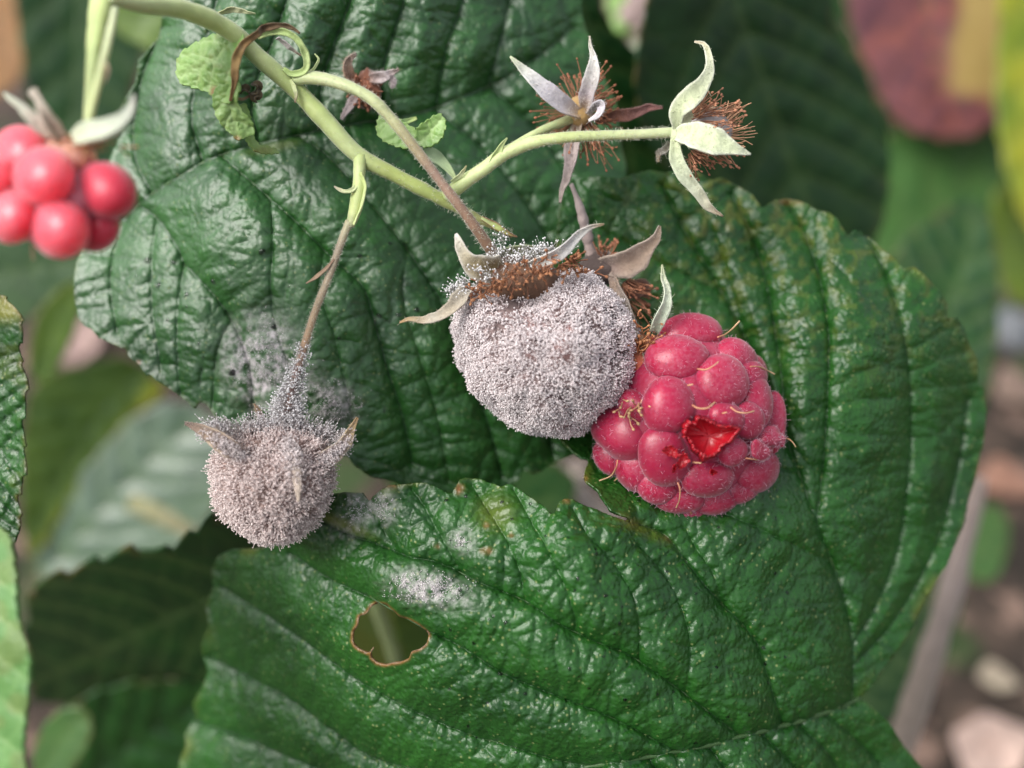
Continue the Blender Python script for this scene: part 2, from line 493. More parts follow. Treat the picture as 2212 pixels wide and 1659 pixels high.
class Leaf:
    def __init__(s, outline, midrib, secs, ctrl, minor=(), step=3.5, holes=(), amp=(16, 15, 5, 2.2), wid=(38, 34, 10, 4), tert=34, cell=13, seed=0, smooth_outline=True):
        rg = np.random.default_rng(seed)
        s.outline = np.asarray(outline, float); s.holes = [np.asarray(h, float) for h in holes]
        lo = s.outline.min(0) - 3 * step; hi = s.outline.max(0) + 3 * step
        s.xs = np.arange(lo[0], hi[0], step); s.ys = np.arange(lo[1], hi[1], step); s.step = step
        X, Y = np.meshgrid(s.xs, s.ys)
        s.ins = inside_poly(X, Y, s.outline)
        for h in s.holes: s.ins &= ~inside_poly(X, Y, h)
        big = 400.0
        s.mid = spline(midrib, max(len(midrib) * 6, 20))
        s.secs = [spline(v, max(len(v) * 5, 12)) for v in secs]
        d1 = np.full(X.shape, big); seg_min(d1, s.xs, s.ys, s.mid, 220)
        d2 = np.full(X.shape, big)
        for v in s.secs: seg_min(d2, s.xs, s.ys, v, 220)
        s.minor = [spline(v, max(len(v) * 5, 12)) for v in minor]
        d2m = np.full(X.shape, big)
        for v in s.minor: seg_min(d2m, s.xs, s.ys, v, 120)
        d12 = np.minimum(np.minimum(d1, d2), d2m)
        s.ters = []
        if tert:
            for v in s.secs + s.minor + [s.mid]:
                T = np.gradient(v[:, :2], axis=0); acc = 0.0; nxt = tert * rg.uniform(.3, .8)
                for k in range(1, len(v)):
                    acc += np.linalg.norm(v[k, :2] - v[k - 1, :2])
                    if acc < nxt: continue
                    nxt = acc + tert * rg.uniform(.65, 1.35)
                    for sd in (-1, 1):
                        if rg.random() < .12: continue
                        an = math.atan2(T[k, 1], T[k, 0]) + sd * math.radians(rg.uniform(55, 88))
                        p = v[k, :2].copy(); path = [p.copy()]
                        for q in range(26):
                            an += rg.normal(0, .11)
                            p = p + 8 * np.array([math.cos(an), math.sin(an)])
                            i = int((p[0] - s.xs[0]) / step); j = int((p[1] - s.ys[0]) / step)
                            if not (0 <= i < len(s.xs) and 0 <= j < len(s.ys)) or not s.ins[j, i]: break
                            path.append(p.copy())
                            if q > 2 and d12[j, i] < 7: break
                        if len(path) > 2: s.ters.append(np.array(path))
        d3 = np.full(X.shape, 60.0)
        for t in s.ters: seg_min(d3, s.xs, s.ys, t, 40)
        # finest net: jittered cells
        if cell:
            cx = X / cell; cy = Y / cell
            cx = cx + .35 * vnoise(X, Y, cell * 2.2, seed + 5); cy = cy + .35 * vnoise(X, Y, cell * 2.2, seed + 6)
            J = np.random.default_rng(seed + 9).random((128, 128, 2))
            i = np.floor(cx).astype(int); j = np.floor(cy).astype(int)
            f1 = np.full(X.shape, 9.0); f2 = np.full(X.shape, 9.0)
            for di in (-1, 0, 1):
                for dj in (-1, 0, 1):
                    o = J[(i + di) % 128, (j + dj) % 128]
                    d = np.hypot(i + di + o[..., 0] - cx, j + dj + o[..., 1] - cy)
                    f2 = np.where(d < f1, f1, np.minimum(f2, d)); f1 = np.minimum(f1, d)
            d4 = (f2 - f1) * cell * .5
        else:
            d4 = np.full(X.shape, 10.0)
        a, w = amp, wid
        h = a[0] * (1 - np.exp(-d1 / w[0])) + a[1] * (1 - np.exp(-d2 / w[1])) + a[2] * (1 - np.exp(-(d3 / w[2]) ** 1.4)) + a[3] * (1 - np.exp(-d4 / w[3]))
        if len(s.minor): h = h + a[1] * .42 * (1 - np.exp(-d2m / 22.0)) - 3.0 * np.exp(-(d2m / 4.0) ** 2)
        h = h - a[1] * .12 * np.exp(-(d2 / 5.5) ** 2) - a[0] * .12 * np.exp(-(d1 / 8) ** 2)
        h = h + a[1] * .36 * vnoise(X, Y, 95, seed + 1) + a[1] * .13 * vnoise(X, Y, 44, seed + 11) + a[2] * .45 * vnoise(X, Y, 26, seed + 2) + a[3] * .4 * vnoise(X, Y, 7, seed + 3)
        s.base = tps(ctrl)
        s.Z = s.base(X, Y) + h
        s.d1, s.d2, s.d3, s.d4 = d1, d2, d3, d4
        s.X, s.Y = X, Y
    def samp(s, G, x, y):
        u = np.clip((np.asarray(x) - s.xs[0]) / s.step, 0, len(s.xs) - 1.001); v = np.clip((np.asarray(y) - s.ys[0]) / s.step, 0, len(s.ys) - 1.001)
        i = u.astype(int); j = v.astype(int); a = u - i; b = v - j
        return G[j, i] * (1 - a) * (1 - b) + G[j, i + 1] * a * (1 - b) + G[j + 1, i] * (1 - a) * b + G[j + 1, i + 1] * a * b
    def build(s, parent, mat, tint=None, solid=6, edge_brown=.25, name='blade', seed=0, label=None):
        H, Wn = s.ins.shape
        cellk = s.ins[:-1, :-1] | s.ins[1:, :-1] | s.ins[:-1, 1:] | s.ins[1:, 1:]
        jj, ii = np.nonzero(cellk)
        idx = np.stack([jj * Wn + ii, (jj + 1) * Wn + ii, (jj + 1) * Wn + ii + 1, jj * Wn + ii + 1], 1)
        used = np.unique(idx); remap = np.full(H * Wn, -1); remap[used] = np.arange(len(used))
        F = remap[idx]
        P = np.stack([s.X.ravel()[used], s.Y.ravel()[used]], 1)
        out = ~s.ins.ravel()[used]
        best = np.full(out.sum(), 1e9); Q = P[out].copy(); R = Q.copy()
        for poly in [s.outline] + s.holes:
            c, e = closest_on(poly, Q); m = e < best; best[m] = e[m]; R[m] = c[m]
        P[out] = R
        z = s.samp(s.Z, P[:, 0], P[:, 1])
        V = np.column_stack([P, z])
        col = np.zeros((len(P), 4))
        dv = np.minimum(s.samp(s.d1, *P.T) / 1.6, s.samp(s.d2, *P.T))
        col[:, 0] = np.clip(np.exp(-(dv / 4.0) ** 2) + .45 * np.exp(-(s.samp(s.d3, *P.T) / 2.4) ** 2) + .22 * np.exp(-(s.samp(s.d4, *P.T) / 1.5) ** 2), 0, 1)
        _, eo = closest_on(s.outline, P)
        col[:, 2] = edge_brown * np.exp(-(eo / 5.0) ** 2) * np.clip(.5 + vnoise(P[:, 0], P[:, 1], 28, seed + 40) * 1.6, 0, 1)
        for h in s.holes:
            _, eh = closest_on(h, P)
            col[:, 2] = np.maximum(col[:, 2], np.exp(-(eh / 3.0) ** 2) * .8)
        if tint is not None: tint(P, col)
        s.blade = mk(name, V, F, mat, parent, col, solid=solid, label=label)
        return s.blade
    def vein_obj(s, name, poly, parent, r0, r1, lift=-.3, mat=None):
        P = np.asarray(poly)[:, :2]
        ok = s.samp(s.ins.astype(float), P[:, 0], P[:, 1]) > .4
        P = P[ok]
        if len(P) < 4: return
        z = s.samp(s.Z, P[:, 0], P[:, 1])
        z = np.convolve(np.r_[z[0], z, z[-1]], [.25, .5, .25], 'valid') + lift
        return tube_obj(name, np.column_stack([P, z]), [r0, r1], mat or M_vein, parent, n=len(P) * 2, sides=6, wob=.2)

def blob(P, cx, cy, rx, ry, rot=0.0):
    c, s_ = math.cos(rot), math.sin(rot)
    dx = P[:, 0] - cx; dy = P[:, 1] - cy
    return np.exp(-(((dx * c + dy * s_) / rx) ** 2 + ((-dx * s_ + dy * c) / ry) ** 2) ** 1.5)

# filaments: thin stalks, optional bright heads
OCT_V = np.array([[1, 0, 0], [-1, 0, 0], [0, 1, 0], [0, -1, 0], [0, 0, 1], [0, 0, -1]], float)
OCT_F = np.array([[0, 2, 4], [2, 1, 4], [1, 3, 4], [3, 0, 4], [2, 0, 5], [1, 2, 5], [3, 1, 5], [0, 3, 5]])
def filaments(P, Nrm, length, rad, head, c_stalk, c_head, jit=.35, curl=.3, seed=0):
    r = np.random.default_rng(seed); n = len(P)
    L = length * r.uniform(.55, 1.25, n) if np.isscalar(length) else length
    D = Nrm + r.normal(0, jit, (n, 3)); D /= np.linalg.norm(D, axis=1)[:, None]
    K = r.normal(0, curl, (n, 3))
    p1 = P + D * (L * .5)[:, None]
    p2 = P + D * L[:, None] + K * (L * .5)[:, None]
    A = np.cross(D, r.normal(0, 1, (n, 3))); A /= np.linalg.norm(A, axis=1)[:, None] + 1e-9
    B = np.cross(D, A)
    ring = []
    for c, rr in ((P, rad), (p1, rad * .85), (p2, rad * .7)):
        for k in range(3):
            th = k * 2 * math.pi / 3
            ring.append(c + (A * math.cos(th) + B * math.sin(th)) * rr)
    V = np.stack(ring, 1)                        # n,9,3
    f = []
    for s_ in range(2):
        for k in range(3):
            a = s_ * 3 + k; b = s_ * 3 + (k + 1) % 3
            f += [[a, b, b + 3], [a, b + 3, a + 3]]
    f = np.array(f)
    F = (f[None] + (np.arange(n) * 9)[:, None, None]).reshape(-1, 3)
    tone = r.uniform(.75, 1.15, (n, 1, 1))
    C = np.tile(np.asarray(c_stalk, float), (n, 9, 1)) * tone
    C[:, 6:] = C[:, 6:] * .5 + np.asarray(c_head) * .5
    V = V.reshape(-1, 3); C = C.reshape(-1, 3)
    if head:
        hr = head * r.uniform(.7, 1.25, n)
        HV = p2[:, None, :] + OCT_V[None] * hr[:, None, None]
        HF = (OCT_F[None] + (np.arange(n) * 6)[:, None, None]).reshape(-1, 3) + len(V)
        HC = np.tile(np.asarray(c_head, float), (n, 6, 1)) * r.uniform(.8, 1.1, (n, 1, 1))
        V = np.vstack([V, HV.reshape(-1, 3)]); F = np.vstack([F, HF]); C = np.vstack([C, HC.reshape(-1, 3)])
    return V, F, C

def surf_samples(V, F, n, seed=0):
    r = np.random.default_rng(seed)
    F = np.asarray(F); T = np.vstack([F[:, [0, 1, 2]], F[:, [0, 2, 3]]]) if F.shape[1] == 4 else F
    a, b, c = V[T[:, 0]], V[T[:, 1]], V[T[:, 2]]
    cr = np.cross(b - a, c - a); ar = np.linalg.norm(cr, axis=1)
    k = r.choice(len(T), n, p=ar / ar.sum())
    u = r.random((n, 2)); fl = u.sum(1) > 1; u[fl] = 1 - u[fl]
    P = a[k] + (b[k] - a[k]) * u[:, :1] + (c[k] - a[k]) * u[:, 1:]
    Nn = cr[k] / (ar[k][:, None] + 1e-12)
    return P, Nn

def stamens(acc, origin, axis, n, length, spread, seed, c0=(.30, .12, .06), c1=(.36, .15, .07), rad=1.6, head=5, base_r=10, droop=0.0):
    """curved threads with an anther each, joined into one tuft"""
    r = np.random.default_rng(seed); Fm = frame_from(axis)
    for k in range(n):
        th = r.uniform(0, 2 * math.pi); sp = spread * math.sqrt(r.uniform(.02, 1))
        d = Fm[2] * math.cos(sp) + (Fm[0] * math.cos(th) + Fm[1] * math.sin(th)) * math.sin(sp)
        p0 = np.asarray(origin) + (Fm[0] * math.cos(th) + Fm[1] * math.sin(th)) * base_r * r.uniform(.5, 1)
        L = length * r.uniform(.6, 1.2); bend = r.normal(0, .35, 3); bend[1] += droop
        p1 = p0 + d * L * .55; p2 = p0 + d * L + bend * L * .45
        tone = r.uniform(.7, 1.3)
        V, F, cap, P, R, T = tube([p0, p1, p2], [rad, rad * .8], 7, 4)
        acc.add(V[:-2], F, np.array(c0) * tone)
        if head and r.random() < .85:
            hr = head * r.uniform(.7, 1.2); ax = frame_from(P[-1] - P[-2] + r.normal(0, .5, 3))
            u, HV, HF = ellipsoid(P[-1], ax, (hr * .75, hr * .5, hr), 6, 6)
            acc.add(HV, HF, np.array(c1) * tone)

# ------------------------------------------------------------------ the ground
gx = np.linspace(-60, 60, 61); gy = np.linspace(-60, 60, 61)
gx = np.sign(gx) * (np.abs(gx) / 60) ** 2.2 * 60; gy = np.sign(gy) * (np.abs(gy) / 60) ** 2.2 * 60
GX, GY = np.meshgrid(gx, gy)
GV = np.column_stack([GX.ravel(), GY.ravel(), (vnoise(GX, GY, .9, 3) * .06 + vnoise(GX, GY, .3, 4) * .03).ravel()])
m, nt, P, out = node_mat('soil_and_litter')
tc = N(nt, 'ShaderNodeTexCoord').outputs['Object']
n1 = noise(nt, 2.4, 5, .65, tc); n2 = noise(nt, 5.5, 4, .6, tc); n3 = noise(nt, 1.3, 3, .5, tc)
c = mix(nt, ramp(nt, n1.outputs['Fac'], .4, .65).outputs[0], (.022, .016, .011), (.085, .058, .042))
c = mix(nt, mathn(nt, 'MULTIPLY', ramp(nt, n2.outputs['Fac'], .56, .62).outputs[0], .8), c, (.26, .17, .13))
c = mix(nt, mathn(nt, 'MULTIPLY', ramp(nt, n3.outputs['Fac'], .55, .62).outputs[0], .7), c, (.03, .07, .014))
nt.links.new(c, P.inputs['Base Color']); P.inputs['Roughness'].default_value = .95
b = N(nt, 'ShaderNodeBump'); b.inputs['Distance'].default_value = .05; nt.links.new(n2.outputs['Fac'], b.inputs['Height']); nt.links.new(b.outputs[0], P.inputs['Normal'])
g = mk('ground', GV, quads_grid(61, 61, False), m, raw=True, base=(0, 0, 0)); g['kind'] = 'structure'

def ground_z(px, py, h=0.05):
    """depth at which the sight line through a spot meets the soil"""
    lo, hi = -40000.0, 0.0
    for _ in range(60):
        mid = (lo + hi) / 2
        if W([(px, py, mid)])[0][2] < h: lo = mid
        else: hi = mid
    return hi

# ------------------------------------------------------------------ leaf A: big lobed leaf, bottom and right
A_out = [(945, 1054), (974, 1070), (980, 1058), (993, 1037), (1008, 1033), (1034, 1035), (1072, 1048), (1085, 1054), (1088, 1050), (1104, 1046),
    (1123, 1058), (1151, 1077), (1180, 1099), (1194, 1115), (1199, 1108), (1208, 1086), (1218, 1079), (1237, 1080), (1256, 1091), (1288, 1102),
    (1326, 1118), (1354, 1127), (1370, 1131), (1354, 1118), (1319, 1105), (1300, 1077), (1291, 1061), (1266, 1042), (1261, 1032), (1264, 1013),
    (1272, 997), (1278, 994), (1256, 991), (1237, 978), (1218, 959), (1208, 947), (1200, 850), (1195, 700), (1197, 560), (1203, 500), (1208, 450),
    (1215, 410), (1235, 388), (1290, 380), (1340, 387), (1370, 376), (1400, 368), (1440, 374), (1470, 364), (1510, 374), (1538, 390), (1560, 384), (1592, 402), (1623, 419), (1647, 452),
    (1659, 442), (1674, 433), (1700, 430), (1721, 433), (1745, 441), (1760, 452), (1791, 460), (1806, 472), (1815, 487), (1831, 511), (1846, 497), (1862, 503), (1880, 515), (1897, 530),
    (1936, 562), (1952, 583), (1962, 577), (1975, 577), (1999, 597), (2030, 632), (2045, 659), (2042, 687), (2065, 687), (2081, 710), (2092, 745),
    (2108, 773), (2110, 808), (2112, 831), (2125, 839), (2130, 886), (2122, 964), (2115, 985), (2108, 1026), (2090, 1080), (2082, 1130), (2060, 1180),
    (2045, 1220), (2000, 1290), (1950, 1390), (1890, 1470), (1858, 1508), (1880, 1525), (1920, 1560), (1950, 1610), (1995, 1662), (2030, 1720),
    (2000, 1800), (1700, 1830), (1200, 1850), (800, 1850), (420, 1800), (380, 1700), (390, 1640), (404, 1610), (400, 1585), (425, 1545), (418, 1520), (440, 1480),
    (452, 1450), (440, 1420), (436, 1390), (452, 1350), (446, 1310), (462, 1265), (458, 1230), (474, 1200), (500, 1187), (560, 1185), (620, 1170),
    (660, 1130), (690, 1090), (713, 1069), (744, 1063), (783, 1065), (799, 1085), (808, 1072), (822, 1061), (842, 1049), (881, 1045), (900, 1043), (920, 1043)]
A_hole = [(762, 1385), (763, 1365), (772, 1350), (776, 1330), (790, 1325), (803, 1308), (818, 1300), (835, 1303), (852, 1318), (864, 1330),
    (885, 1336), (905, 1347), (922, 1360), (928, 1375), (921, 1392), (908, 1402), (890, 1408), (884, 1422), (866, 1430), (850, 1432), (832, 1436),
    (815, 1432), (802, 1420), (801, 1408), (808, 1398), (797, 1411), (780, 1404), (768, 1396)]
A_mid = [(1858, 1508), (1833, 1520), (1780, 1540), (1710, 1563), (1618, 1586), (1530, 1610), (1463, 1624), (1300, 1652), (1100, 1690), (900, 1730), (600, 1790)]
s1 = [(1840, 1515), (1838, 1377), (1813, 1260), (1762, 1128), (1727, 1026), (1690, 930), (1640, 800), (1570, 650), (1480, 500), (1430, 400)]
s2 = [(1700, 1566), (1686, 1554), (1650, 1436), (1621, 1370), (1535, 1280), (1488, 1221), (1434, 1155), (1380, 1134)]
s3 = [(1600, 1590), (1540, 1545), (1440, 1470), (1358, 1415), (1296, 1389), (1213, 1350), (1135, 1299), (1041, 1260), (952, 1217), (881, 1202), (823, 1178), (756, 1155), (700, 1128)]
s4 = [(1463, 1624), (1380, 1580), (1296, 1538), (1252, 1522), (1155, 1483), (1077, 1448), (998, 1397), (928, 1364), (862, 1330), (803, 1292), (713, 1249), (627, 1194)]
s5 = [(1290, 1654), (1200, 1640), (1100, 1610), (1000, 1580), (920, 1546), (862, 1518), (784, 1475), (729, 1436), (651, 1378), (569, 1323), (483, 1268)]
s6 = [(1080, 1694), (980, 1680), (850, 1650), (784, 1624), (725, 1581), (635, 1514), (549, 1467), (452, 1417)]
s7 = [(880, 1734), (760, 1690), (640, 1640), (520, 1590), (420, 1555)]
A_secs = [s1, s2, s3, s4, s5, s6, s7,
    [(1838, 1440), (1930, 1340), (2020, 1180), (2070, 1000), (2090, 860)],
    [(1835, 1400), (1890, 1310), (1940, 1180), (1963, 1000), (1965, 850), (1950, 720), (1915, 600), (1870, 510)],
    [(1762, 1128), (1778, 1000), (1785, 900), (1790, 730), (1770, 600), (1735, 500), (1700, 440)],
    [(1700, 960), (1692, 850), (1680, 750), (1655, 610), (1620, 500), (1580, 420)],
    [(1780, 1542), (1840, 1590), (1900, 1650)], [(1640, 1582), (1710, 1650), (1760, 1720)], [(1530, 1612), (1580, 1680), (1610, 1740)],
    [(1720, 1562), (1780, 1620), (1830, 1690)], [(1400, 1636), (1450, 1720)], [(1250, 1664), (1290, 1760)]]
A_minor = [
    [(1640, 800), (1600, 690), (1560, 560), (1520, 450), (1500, 380)],
    [(1727, 1026), (1640, 990), (1540, 940), (1420, 880), (1300, 840)],
    [(1650, 820), (1560, 780), (1440, 720), (1330, 660), (1230, 600)],
    [(1560, 630), (1470, 590), (1360, 530), (1250, 470)],
    [(1800, 1220), (1700, 1170), (1590, 1120), (1480, 1080), (1380, 1060), (1290, 1020)],
    [(1135, 1293), (1123, 1235), (1094, 1166), (1050, 1096), (1018, 1045)],
    [(1380, 1425), (1380, 1362), (1370, 1299), (1354, 1261), (1310, 1197), (1269, 1156), (1237, 1100)],
    [(1560, 1310), (1540, 1240), (1500, 1180), (1480, 1140)],
    [(1000, 1240), (960, 1170), (920, 1100), (890, 1055)],
    [(860, 1190), (820, 1130), (790, 1090)],
    [(1250, 1365), (1230, 1290), (1190, 1200), (1150, 1130), (1110, 1060)],
    [(1480, 1500), (1490, 1420), (1480, 1340), (1440, 1250), (1380, 1180)]]
A_ctrl = [(1850, 1510, -270), (1600, 1590, -80), (1300, 1650, -20), (1100, 1350, 10), (900, 1200, -40), (750, 1080, -130), (1000, 1050, -90),
    (1230, 1090, -30), (470, 1200, -420), (450, 1450, -520), (400, 1700, -560), (700, 1400, -170), (900, 1600, -120), (1350, 1120, -40), (1500, 1250, -60),
    (1750, 1100, -190), (1500, 800, -290), (1220, 600, -300), (1250, 1000, -190), (1300, 400, -300), (1560, 390, -330), (1790, 470, -330), (1900, 700, -230),
    (2100, 850, -420), (2060, 1180, -430), (1960, 1370, -380), (2000, 1700, -420), (1700, 1750, -160), (1780, 800, -210)]
lA = Leaf(A_out, A_mid, A_secs, A_ctrl, A_minor, step=3.6, holes=[A_hole], amp=(26, 36, 7.0, 2.8), wid=(40, 32, 10, 3.2), tert=36, cell=11, seed=21)
def tintA(P, col):
    x, y = P[:, 0], P[:, 1]
    nz = np.clip(.6 + vnoise(x, y, 9, 61) * .7, 0, 1)
    col[:, 1] = np.clip((blob(P, 770, 1100, 36, 46) * .7 + blob(P, 826, 1098, 30, 44) * .65 + blob(P, 925, 1272, 85, 34, .22) * 1.1 + blob(P, 997, 1167, 28, 30) * .6
                + blob(P, 735, 1150, 40, 20, .3) * .45) * nz, 0, 1)
    br = blob(P, 992, 1057, 10, 12) + blob(P, 1052, 1190, 13, 8) * .9 + blob(P, 1050, 1135, 7, 6) * .8 + blob(P, 1106, 1156, 6, 5) * .7 + blob(P, 945, 1180, 7, 6) * .6
    br = br + blob(P, 845, 1050, 14, 7) * .6 + blob(P, 1222, 1084, 10, 6) * .7 + blob(P, 1263, 1036, 7, 8) * .7 + blob(P, 1440, 1165, 12, 8, .6) * .3 + blob(P, 1700, 436, 40, 8) * .6
    col[:, 2] = np.clip(np.maximum(col[:, 2], br * np.clip(.7 + vnoise(x, y, 6, 63) * .5, 0, 1)), 0, 1)
    _, e = closest_on(lA.outline, P)
    yl = np.exp(-(e / 16) ** 2) * np.clip(vnoise(x, y, 60, 65) * .6 - .15, 0, .25)
    yl = yl + blob(P, 1400, 1150, 60, 14, .5) * .15 + blob(P, 740, 1130, 70, 12, .4) * .35 + blob(P, 1070, 1110, 45, 40) * .25
    up = np.clip((900 - y) / 500, 0, 1) * np.clip((x - 1250) / 300, 0, 1)
    yl = yl + up * np.clip(vnoise(x, y, 13, 67) * .6, 0, .32)
    col[:, 3] = np.clip(yl, 0, .6)
rA = thing('raspberry_leaf', 'large lobed glossy dark green leaf with a brown-rimmed hole, behind the ripe raspberry', 'leaf', (1855, 1510, -270))
bladeA = lA.build(rA, M_leafA, tintA, edge_brown=.1, seed=1)
mrA = lA.vein_obj('midrib', lA.mid, rA, 7.5, 4, .8)
for v, r0 in ((s1, 3.5), (s2, 3.6), (s3, 3.8), (s4, 3.4), (s5, 3.2), (s6, 3), (s7, 3)):
    lA.vein_obj('side_vein', spline(v, 50), mrA, r0, 1.2, -.2)

# brown curled rim of the hole
hp = np.vstack([A_hole, A_hole[:1]]); hz = lA.samp(lA.Z, hp[:, 0], hp[:, 1])
tube_obj('hole_rim', np.column_stack([hp, hz + 1]), [.9, 1.6, .8, 1.9, 1.0, 1.5, .9], M_stem, bladeA, n=110, sides=6, col=[(.20, .12, .06), (.26, .16, .08), (.15, .08, .04), (.26, .16, .08), (.20, .12, .06)], wob=.4, label='dry brown rim of the hole')

# ------------------------------------------------------------------ leaf B: big leaf behind the moldy fruits, left
B_out = [(168, 560), (160, 600), (161, 640), (170, 688), (185, 706), (200, 712), (215, 730), (240, 742), (262, 752), (272, 752), (278, 770), (300, 788), (318, 812), (325, 808), (338, 822), (352, 830),
    (385, 852), (405, 868), (420, 884), (432, 868), (445, 872), (470, 905), (500, 925), (560, 960), (640, 985), (700, 990), (752, 985), (764, 1004), (775, 1012), (800, 1030), (850, 1040), (900, 1060),
    (1000, 1075), (1100, 1060), (1122, 1035), (1128, 1014), (1150, 1025), (1170, 1018), (1188, 1003), (1235, 985), (1262, 955), (1300, 880), (1330, 760), (1340, 600), (1345, 470), (1352, 360),
    (1338, 300), (1330, 220), (1300, 160), (1278, 100), (1258, 40), (1250, -70), (1000, -110), (700, -90), (470, -70), (380, -20), (350, 40), (345, 80), (300, 130), (292, 180), (262, 230), (262, 290), (240, 340), (215, 420), (190, 500)]
B_mid = [(225, 500), (270, 470), (330, 420), (440, 352), (500, 328), (600, 302), (700, 280), (800, 262), (900, 246), (990, 214), (1090, 170), (1180, 110), (1235, 60)]
v2 = [(480, 338), (560, 408), (640, 480), (720, 560), (785, 622), (810, 700), (838, 800), (870, 900), (890, 1000)]
v1 = [(300, 442), (345, 475), (385, 535), (400, 568), (450, 622), (500, 690), (540, 790), (548, 900), (550, 950)]
v3 = [(640, 292), (710, 340), (790, 430), (880, 540), (950, 650), (1000, 770), (1050, 900), (1085, 1030)]
v4 = [(800, 262), (900, 345), (1000, 460), (1080, 570), (1150, 700), (1180, 850), (1195, 980)]
B_secs = [v1, v2, v3, v4,
    [(940, 240), (1040, 320), (1130, 430), (1210, 560), (1270, 700)], [(1060, 190), (1150, 270), (1230, 380)],
    [(330, 420), (292, 330), (300, 200), (350, 60)], [(440, 352), (415, 250), (440, 120), (480, -40)], [(560, 312), (545, 210), (590, 90), (640, -60)],
    [(690, 282), (700, 160), (750, 20), (780, -70)], [(820, 258), (830, 140), (870, 10), (890, -80)], [(940, 236), (960, 120), (1000, 0), (1010, -80)], [(1050, 190), (1080, 90), (1110, -40)]]
B_minor = [
    [(400, 570), (388, 640), (384, 720), (390, 850)], [(280, 465), (250, 540), (240, 620), (255, 720)], [(340, 475), (330, 560), (330, 660), (350, 800)],
    [(585, 430), (590, 520), (586, 620), (600, 720), (640, 830), (660, 960)], [(700, 540), (690, 620), (720, 720), (750, 850), (760, 960)],
    [(500, 690), (470, 760), (460, 880)], [(880, 540), (870, 640), (910, 780), (950, 920), (970, 1040)]]
B_ctrl = [(170, 640, -280), (260, 480, -300), (270, 300, -300), (330, 100, -270), (330, 430, -215), (480, 340, -150), (640, 292, -160), (900, 246, -260), (1090, 170, -330), (450, 230, -175), (420, 870, -200), (560, 650, -120), (700, 500, -120),
    (700, 950, -190), (850, 700, -150), (1000, 1060, -330), (1000, 450, -240), (1200, 950, -380), (1300, 600, -420), (1280, 250, -450), (1230, -50, -380), (900, 50, -215), (600, 60, -150), (700, 160, -180), (480, -60, -170)]
lB = Leaf(B_out, B_mid, B_secs, B_ctrl, B_minor, step=3.6, amp=(26, 32, 6.0, 2.2), wid=(42, 36, 11, 3.6), tert=32, cell=15, seed=33)
def tintB(P, col):
    x, y = P[:, 0], P[:, 1]
    nz = np.clip(.55 + vnoise(x, y, 10, 71) * .6 + vnoise(x, y, 24, 72) * .4, 0, 1)
    col[:, 1] = np.clip((blob(P, 570, 785, 72, 95, -.2) * 1.5 + blob(P, 720, 875, 55, 50) * .9 + blob(P, 650, 830, 50, 60) * .6 + blob(P, 510, 780, 30, 60) * .4) * nz, 0, 1)
    col[:, 2] = np.maximum(col[:, 2], blob(P, 301, 783, 5, 5) * .8)
    col[:, 3] = np.clip(blob(P, 590, 320, 60, 12, -.2) * .25, 0, .4)
rB = thing('raspberry_leaf', 'large rough dark green leaf with greyish mold film, behind the two moldy fruits', 'leaf', (225, 500, -280))
lB.build(rB, M_leafB, tintB, edge_brown=.12, seed=2)
mrB = lB.vein_obj('midrib', lB.mid, rB, 5, 3, .3)
for v, r0 in ((v1, 3), (v2, 3.4), (v3, 3), (v4, 2.8)):
    lB.vein_obj('side_vein', spline(v, 50), mrB, r0, 1.2, -.2)

# short mold tufts standing on the two leaves
def leaf_tufts(lf, parent, spots, seed):
    r = np.random.default_rng(seed); Ps = []
    for cx, cy, rx, ry, n in spots:
        q = r.normal(0, .45, (n, 2)) * (rx, ry) + (cx, cy)
        keep = vnoise(q[:, 0], q[:, 1], 14, seed) > -.25
        Ps.append(q[keep])
    q = np.vstack(Ps); q = q[lf.samp(lf.ins.astype(float), q[:, 0], q[:, 1]) > .9]
    P = np.column_stack([q, lf.samp(lf.Z, q[:, 0], q[:, 1])])
    V, F, C = filaments(P, np.tile([0, 0, 1.0], (len(P), 1)), 6.5, .8, 1.1, (.56, .50, .50), (.80, .75, .76), jit=1.1, seed=seed)
    mk('mold_tuft', V, F, M_mold, parent, C, kind='stuff')
leaf_tufts(lA, bladeA, [(925, 1272, 80, 30, 1300), (880, 1262, 40, 24, 300), (995, 1167, 22, 22, 160), (770, 1100, 32, 40, 260), (826, 1098, 26, 38, 220)], 5)
leaf_tufts(lB, lB.blade, [(570, 785, 58, 80, 1100), (720, 875, 55, 48, 900), (640, 850, 50, 60, 500)], 6)

# dew on both leaves
def dew(lf, parent, n, box, seed, rmin=2.5, rmax=7):
    r = np.random.default_rng(seed); acc = Acc()
    k = 0
    while k < n:
        x, y = r.uniform(box[0], box[2]), r.uniform(box[1], box[3])
        if lf.samp(lf.ins.astype(float), np.array([x]), np.array([y]))[0] < .95: continue
        z = lf.samp(lf.Z, np.array([x]), np.array([y]))[0]
        a = rmin + (rmax - rmin) * r.random() ** 4
        u, V, F = ellipsoid((x, y, z), np.eye(3), (a, a * r.uniform(.85, 1.15), a * .7), 7, 10)
        acc.add(V, F); k += 1
    mk('dew_drops', acc.V(), acc.F(), M_dew, parent, kind='stuff')
dew(lA, bladeA, 520, (950, 1050, 1700, 1640), 3, 2, 6.5)
dew(lB, lB.blade, 110, (200, 450, 900, 900), 4, 2.5, 9)

